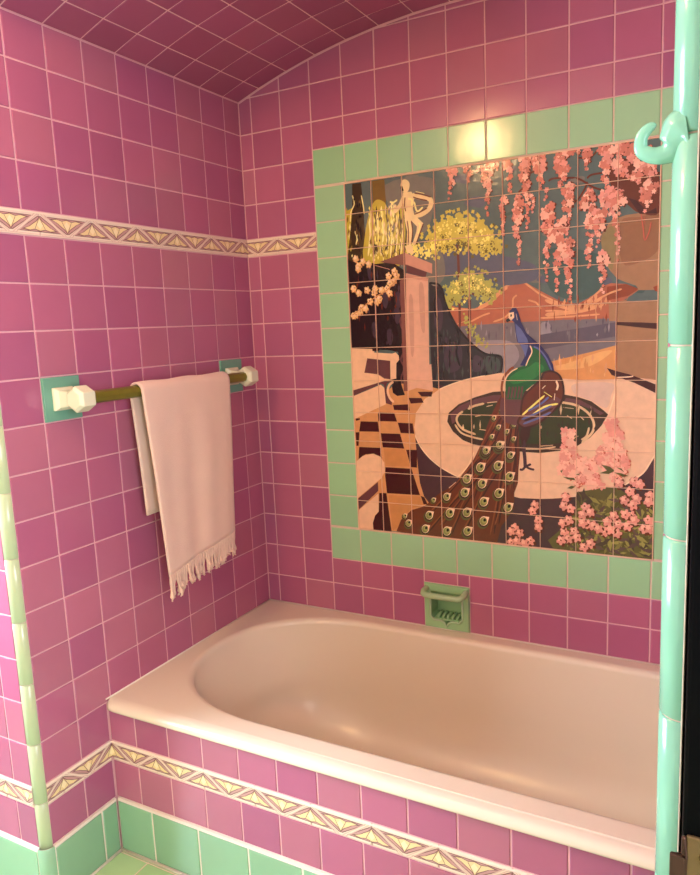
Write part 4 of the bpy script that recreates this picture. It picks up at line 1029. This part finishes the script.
for t in range(6):                             # rolled edge into the basin
    a = t/5*math.pi/2; rr = .16
    o_ = rr*(1-math.sin(a)); dz = -rr*(1-math.cos(a))
    LV.append((.62-o_, 14.5+o_, -.50+o_, -6.23-o_, 3.6+0, 1.4, 2.3, RZ+dz))
for t in range(1, 9):
    s_ = t/8; dz = -.16-1.6*s_
    LV.append((.62+.55*s_, 14.5-.15*s_, -.5-.16*s_, -6.23+.2*s_, 3.5-.3*s_, 1.4, 2.35, RZ+dz))
for t in range(1, 17):
    a = t/16*math.pi/2; o_ = 1-math.cos(a); dz = -1.76-2.0*math.sin(a)
    LV.append((1.17+o_*2.9, 14.3-1.5*o_, -.66-1.7*o_, -6.03+1.7*o_, 3.2-1.3*o_, 1.4-.4*o_, 2.35, RZ+dz))
rings = [contour(*l) for l in LV]
M = MB(); n = len(rings[0]); vs = [p for r in rings for p in r]; fs = []
for q in range(len(rings)-1):
    for i in range(n): fs.append((q*n+i, q*n+(i+1) % n, (q+1)*n+(i+1) % n, (q+1)*n+i))
fs.append(tuple((len(rings)-1)*n+i for i in range(n)))
M.mesh(vs, fs, 0, sm=True)
outer = [(0.005, -.03), (XR-.005, -.03), (XR-.005, -6.80), (0.005, -6.80)]
inner = [(p[0], p[1]) for p in rings[0]]
# rim as radial quads between opening and outer rectangle (with a soft raised rib near the wall)
allp = [Vector((x, y, 0)) for x, y in outer]; hole = [Vector((x, y, 0)) for x, y in inner]
tri = tessellate_polygon([allp, hole]); pts = outer+inner
M.mesh([(x, y, RZ) for x, y in pts], [tuple(t) for t in tri], 0, sm=False)
prof = [(-6.80, 0), (-6.88, -.008), (-6.97, -.035), (-7.04, -.09), (-7.075, -.16), (-7.07, -.215), (-7.03, -.25), (-6.96, -.262), (-6.80, -.262)]
vs = []; fs = []
k = len(prof); st = [(.005, .16), (.03, .10), (.08, .05), (.16, .015), (.28, 0), (XR-.005, 0)]
for x, oy in st: vs += [(x, y+(oy if j > 0 else 0)*min(1, j/4), RZ+z) for j, (y, z) in enumerate(prof)]
for q in range(len(st)-1):
    for i in range(k-1): fs.append((q*k+i, q*k+i+1, (q+1)*k+i+1, (q+1)*k+i))
M.mesh(vs, fs, 0, sm=True)
body = M.build('basin', [ENAMEL], tub)
M = MB(); M.tube([(12.2, -3.4, RZ-3.765), (12.2, -3.4, RZ-3.73)], [.27, .25], 20); M.tube([(12.2, -3.4, RZ-3.73), (12.2, -3.4, RZ-3.72)], .13, 12)
M.build('drain', [BRASS2], tub)['label'] = 'small brass drain'
M = MB(); M.tube([(.01, -.01, RZ+.01), (XR-.01, -.01, RZ+.01)], .02, 6); M.tube([(.01, -.02, RZ+.01), (.01, -6.98, RZ+.01)], .02, 6)
M.build('caulk_bead', [CAULK], tub)

# ---------------------------------------------------------------- soap dish
dish = empty('soap_dish', (6.185, 0, DISH[2]), 'green recessed ceramic soap dish with grab bar set in the wall above the tub', 'soap dish')
x0, x1, z0, z1 = DISH; fw = .2
ix0, ix1, iz0, iz1 = x0+fw, x1-fw, z0+.26, z1-.22
M = MB()
ring_o = [(x0, z0), (x1, z0), (x1, z1), (x0, z1)]; mid = (x0+x1)/2
fx = [(ix0, iz0+.1), (ix0+.1, iz0), (mid-.17, iz0), (mid-.06, iz0-.06), (mid, iz0-.17), (mid+.06, iz0-.06), (mid+.17, iz0), (ix1-.1, iz0), (ix1, iz0+.1), (ix1, iz1), (ix0, iz1)]
pd = .07
tri = tessellate_polygon([[Vector((x, z, 0)) for x, z in inset(ring_o, .03)], [Vector((x, z, 0)) for x, z in fx]])
pp = inset(ring_o, .03)+fx
M.mesh([FB(x, z, pd) for x, z in pp], [tuple(t) for t in tri])
o2 = inset(ring_o, .03)
for i in range(4):
    j = (i+1) % 4
    M.poly([FB(*ring_o[i], 0), FB(*ring_o[j], 0), FB(*o2[j], pd), FB(*o2[i], pd)])
for i in range(len(fx)):
    j = (i+1) % len(fx)
    M.poly([FB(*fx[i], pd), FB(*fx[j], pd), FB(*fx[j], -.5), FB(*fx[i], -.5)])
M.poly([FB(ix0, iz0-.2, -.5), FB(ix1, iz0-.2, -.5), FB(ix1, iz1, -.5), FB(ix0, iz1, -.5)])
M.build('frame', [GREEN], dish, recalc=False)
M = MB()
lip = [(x, z, 0) for x, z in fx]
M.tube([FB(x, z, pd) for x, z in [(ix0, iz1)]+fx[0:10]], .035, 8)
M.build('rolled_lip', [mat('celadon_glaze', (165, 195, 150), rough=.2)], dish)
M = MB()
for k in range(5):
    x = ix0+.2+(ix1-ix0-.4)*k/4
    M.tube([FB(x, iz0+.03, -.03), FB(x, iz0+.09, -.08), FB(x, iz0+.10, -.36), FB(x, iz0+.05, -.45)], [.03, .05, .05, .03], 8)
M.box((ix0, -.02+.04, iz0-.03), (ix1, .49, iz0+.03))
M.build('drain_ridges', [GREEN], dish)
M = MB()
gz = z1-.17; gd = .42
def slab(pts, r): M.tube(pts, r, 12)
pth = [FB(x0+.1, gz+.03, .04), FB(x0+.08, gz, .25), FB(x0+.12, gz-.03, gd-.05), FB(x0+.2, gz-.05, gd), FB(mid, gz-.05, gd+.01), FB(x1-.2, gz-.05, gd), FB(x1-.12, gz-.03, gd-.05), FB(x1-.08, gz, .25), FB(x1-.1, gz+.03, .04)]
sp = []
for i in range(len(pth)-1):
    for s_ in range(4):
        t = s_/4; sp.append(tuple(pth[i][c]*(1-t)+pth[i+1][c]*t for c in range(3)))
sp.append(pth[-1]); M.tube(sp, .085, 12)
M.build('grab_bar', [mat('celadon_glaze_bar', (165, 192, 142), rough=.2)], dish)

# ---------------------------------------------------------------- towel bar
bar = empty('towel_bar', (.66, -4.25, -8.02), 'brass towel bar with cream hexagonal ends on green tile plates, on the left wall', 'towel bar')
CB_X, CB_Z = .66, -8.02; YA, YB = -7.36, -1.28
for (y0_, y1_, zz0, zz1), yc in ((PL1, YA), (PL2, YB)):
    M = MB()
    tile(M, FL, rect((y0_, y1_, zz0, zz1)), lin((110, 165, 140)), proud=.05, gap=.01)
    M.box((-.01, y0_+.02, zz0+.02), (.03, y1_-.02, zz1-.02), 0, lin((110, 165, 140)))
    pl = M.build('wall_plate', [GLAZE], bar); pl['label'] = 'square green wall plate'
    M = MB()
    prf = [(.05, .27), (.12, .27), (.2, .2), (.45, .17), (.6, .2)]
    vs = []; fs = []
    for xx, hw in prf: vs += [(xx, yc-hw, CB_Z-hw*.95), (xx, yc+hw, CB_Z-hw*.95), (xx, yc+hw, CB_Z+hw*.95), (xx, yc-hw, CB_Z+hw*.95)]
    for q in range(len(prf)-1):
        for i in range(4): fs.append((q*4+i, q*4+(i+1) % 4, (q+1)*4+(i+1) % 4, (q+1)*4+i))
    fs.append((0, 1, 2, 3)); fs.append((16, 17, 18, 19)); M.mesh(vs, fs)
    M.build('post', [CREAM], pl, bevel=.02)
    M = MB(); vs = []; fs = []; L_ = .19
    for yy, rr in ((yc-L_-.04, .22), (yc-L_+.03, .295), (yc+L_-.03, .295), (yc+L_+.04, .22)):
        vs += [(CB_X+rr*math.cos(math.pi/6+math.pi/3*i), yy, CB_Z+rr*math.sin(math.pi/6+math.pi/3*i)) for i in range(6)]
    for q in range(3):
        for i in range(6): fs.append((q*6+i, q*6+(i+1) % 6, (q+1)*6+(i+1) % 6, (q+1)*6+i))
    fs.append(tuple(range(6))); fs.append(tuple(range(18, 24))); M.mesh(vs, fs)
    M.build('end_cap', [CREAM], pl, bevel=.015)
M = MB(); M.tube([(CB_X, YA+.2, CB_Z), (CB_X, YB-.2, CB_Z)], .148, 8, sm=False)
M.build('rod', [BRASS], bar, bevel=.02)

# ---------------------------------------------------------------- towel
def lerp(a, b, t): return a+(b-a)*t
tr = random.Random(11)
rb = .195
prof = []        # (x, z, dist) along the towel: back hem up, over the bar, down to the front hem
for i in range(16): t = i/15; prof.append((lerp(.40, CB_X-rb, t**.7), lerp(-11.15, CB_Z, t), 0, 1-t))
for i in range(1, 10):
    a = math.pi-math.pi*i/10; prof.append((CB_X+rb*math.cos(a), CB_Z+rb*math.sin(a), 1, 0))
for i in range(30): t = i/29; prof.append((lerp(CB_X+rb, CB_X+.22, min(1, t*3)), lerp(CB_Z, -12.72, t), 2, t))
NU = 44; vs = []; fs = []
for x, z, side, t in prof:
    if side == 2: ya, yb = lerp(-5.74, -5.42, t**1.1), lerp(-2.42, -2.64, t)
    elif side == 1: ya, yb = -5.74, -2.42
    else: ya, yb = lerp(-5.74, -5.50, t), lerp(-2.42, -2.9, t)
    for k in range(NU+1):
        u = k/NU; y = lerp(ya, yb, u)
        wv = (math.sin(u*9+1.0)*.035+math.sin(u*21+t*2)*.014)*min(1, t*2.2)
        if side == 2: xx = x+wv+.04*t*math.sin(u*3.14); zz = z+(u*.42*t)+.03*math.sin(u*3.1)*t
        elif side == 0: xx = x+wv*.5; zz = z
        else: xx = x; zz = z+.012*math.sin(u*15)
        vs.append((xx, y, zz))
NP = len(prof)
for i in range(NP-1):
    for k in range(NU): a = i*(NU+1)+k; fs.append((a, a+1, a+NU+2, a+NU+1))
M = MB(); M.mesh(vs, fs, 0, sm=True)
hem = [vs[(NP-1)*(NU+1)+k] for k in range(NU+1)]
towel = empty('fringed_towel', (.67, -4.15, -8.0), 'pale peach cotton towel with fringed hem hanging over the towel bar', 'towel')
cl = M.build('cloth', [TOWEL], towel, recalc=False)
md = cl.modifiers.new('thick', 'SOLIDIFY'); md.thickness = .05*T; md.offset = 0
M = MB()
NT = 38
for k in range(NT):
    u = (k+.5)/NT*NU; i = int(u); f = u-i
    p = [lerp(hem[i][c], hem[min(i+1, NU)][c], f) for c in range(3)]
    sx, sy = tr.uniform(-.05, .07), tr.uniform(-.09, .06); ln = tr.uniform(.42, .6)
    P_ = [(p[0], p[1], p[2]+.03), (p[0]+sx*.2, p[1]+sy*.2, p[2]-ln*.3), (p[0]+sx*.5, p[1]+sy*.6, p[2]-ln*.65), (p[0]+sx*.8, p[1]+sy, p[2]-ln*.85), (p[0]+sx, p[1]+sy, p[2]-ln*.93), (p[0]+sx, p[1]+sy*1.1, p[2]-ln)]
    for off in (-.012, .012): M.tube([(q[0]+off, q[1]+off*(1 if j % 2 else -1), q[2]) for j, q in enumerate(P_)], [.034, .026, .03, .034, .06, .035], 6)
    e = P_[-1]
    for q in range(3): M.tube([e, (e[0]+tr.uniform(-.03, .03), e[1]+tr.uniform(-.05, .05), e[2]-tr.uniform(.05, .09))], [.025, .015], 5)
M.build('fringe', [mat('fringe_cotton', (228, 196, 172), rough=.95, bump=.5, bscale=200)], towel)['label'] = 'knotted cream fringe'

# ---------------------------------------------------------------- hook on the mint trim
M = MB()
hp = [(13.06,-5.49,.2),(13.02,-5.50,.185),(12.98,-5.535,.135),(12.95,-5.575,.095),(12.909,-5.598,.068),(12.845,-5.60,.058),(12.79,-5.58,.053),(12.753,-5.545,.048),(12.752,-5.475,.044),(12.782,-5.425,.04),(12.82,-5.405,.034),(12.842,-5.415,.02)]
hs = smooth([(p[0], p[1]) for p in hp], False, 4); rs = []
for i in range(len(hp)-1):
    for s_ in range(4): rs.append(lerp(hp[i][2], hp[i+1][2], s_/4))
rs.append(hp[-1][2])
M.tube([(x, -12.77, z) for x, z in hs], rs, 14, up=(0, 1, 0))
for i, v in enumerate(M.v): M.v[i] = (v[0], -12.77*T+(v[1]+12.77*T)*.6, v[2])
hook = M.build('robe_hook', [MINT])
tag(hook, 'mint green ceramic hook curling up from the near right corner trim', 'hook')

# ---------------------------------------------------------------- black door leaf seen on its edge
M = MB(); dx0, dx1 = 13.165, 13.62
M.box((dx0, -13.17, FLOOR+.08), (dx1, -9.15, -.9))
door = struct(M.build('door_1', [BLACK], bevel=.03), 'black painted door standing open, seen on its edge')
M = MB(); M.box((dx0+.035, -13.2, -13.1), (dx0+.34, -13.17, -10.46))
pl = M.build('latch_plate', [BRASS2], door, bevel=.01); pl['label'] = 'worn brass latch plate'
M = MB(); M.tube([(dx0+.17, -13.2, -10.61), (dx0+.17, -13.225, -10.61)], [.05, .035], 14); M.box((dx0+.135, -13.235, -10.617), (dx0+.205, -13.222, -10.603))
M.build('screw', [mat('brass_screw', (200, 170, 110), rough=.3, metal=.9)], pl)
M = MB(); M.box((dx0-.075, -13.21, -11.4), (dx0+.033, -13.172, -10.63)); M.box((dx0+.0, -13.21, -10.63), (dx0+.033, -13.172, -10.47))
M.build('plate_lip', [BROWNM], pl, bevel=.015)

# ---------------------------------------------------------------- lamps of the room (above and behind the view)
for i, ((lx, ly, lz), lr, st) in enumerate(LAMPS):
    lp = empty('globe_lamp', (lx, ly, 3), ('round glowing globe lamp hanging close to the room ceiling', 'smaller glowing globe lamp hanging lower at the left of the room')[i], 'lamp')
    M = MB(); M.tube([(lx, ly, 3), (lx, ly, 2.9), (lx, ly, 2.85)], [.5, .5, .2], 20); M.tube([(lx, ly, 2.9), (lx, ly, lz+lr*.9)], .06, 8); M.tube([(lx, ly, lz+lr*.85), (lx, ly, lz+lr*1.05)], [.3, .2], 16)
    M.build('stem', [BRASS2], lp)
    M = MB(); N1, N2 = 10, 16; vs = []; fs = []
    for a in range(1, N1):
        for b in range(N2): th = math.pi*a/N1; ph = 2*math.pi*b/N2; vs.append((lx+lr*math.sin(th)*math.cos(ph), ly+lr*math.sin(th)*math.sin(ph), lz+lr*math.cos(th)))
    for a in range(N1-2):
        for b in range(N2): fs.append((a*N2+b, a*N2+(b+1) % N2, (a+1)*N2+(b+1) % N2, (a+1)*N2+b))
    fs.append(tuple(range(N2))); fs.append(tuple(range((N1-2)*N2, (N1-1)*N2))); M.mesh(vs, fs, 0, sm=True)
    gm = GLOBE.copy(); gm.name = 'lit_globe_glass_' + 'ab'[i]; gm.node_tree.nodes['Principled BSDF'].inputs['Emission Strength'].default_value = st
    M.build('globe', [gm], lp)
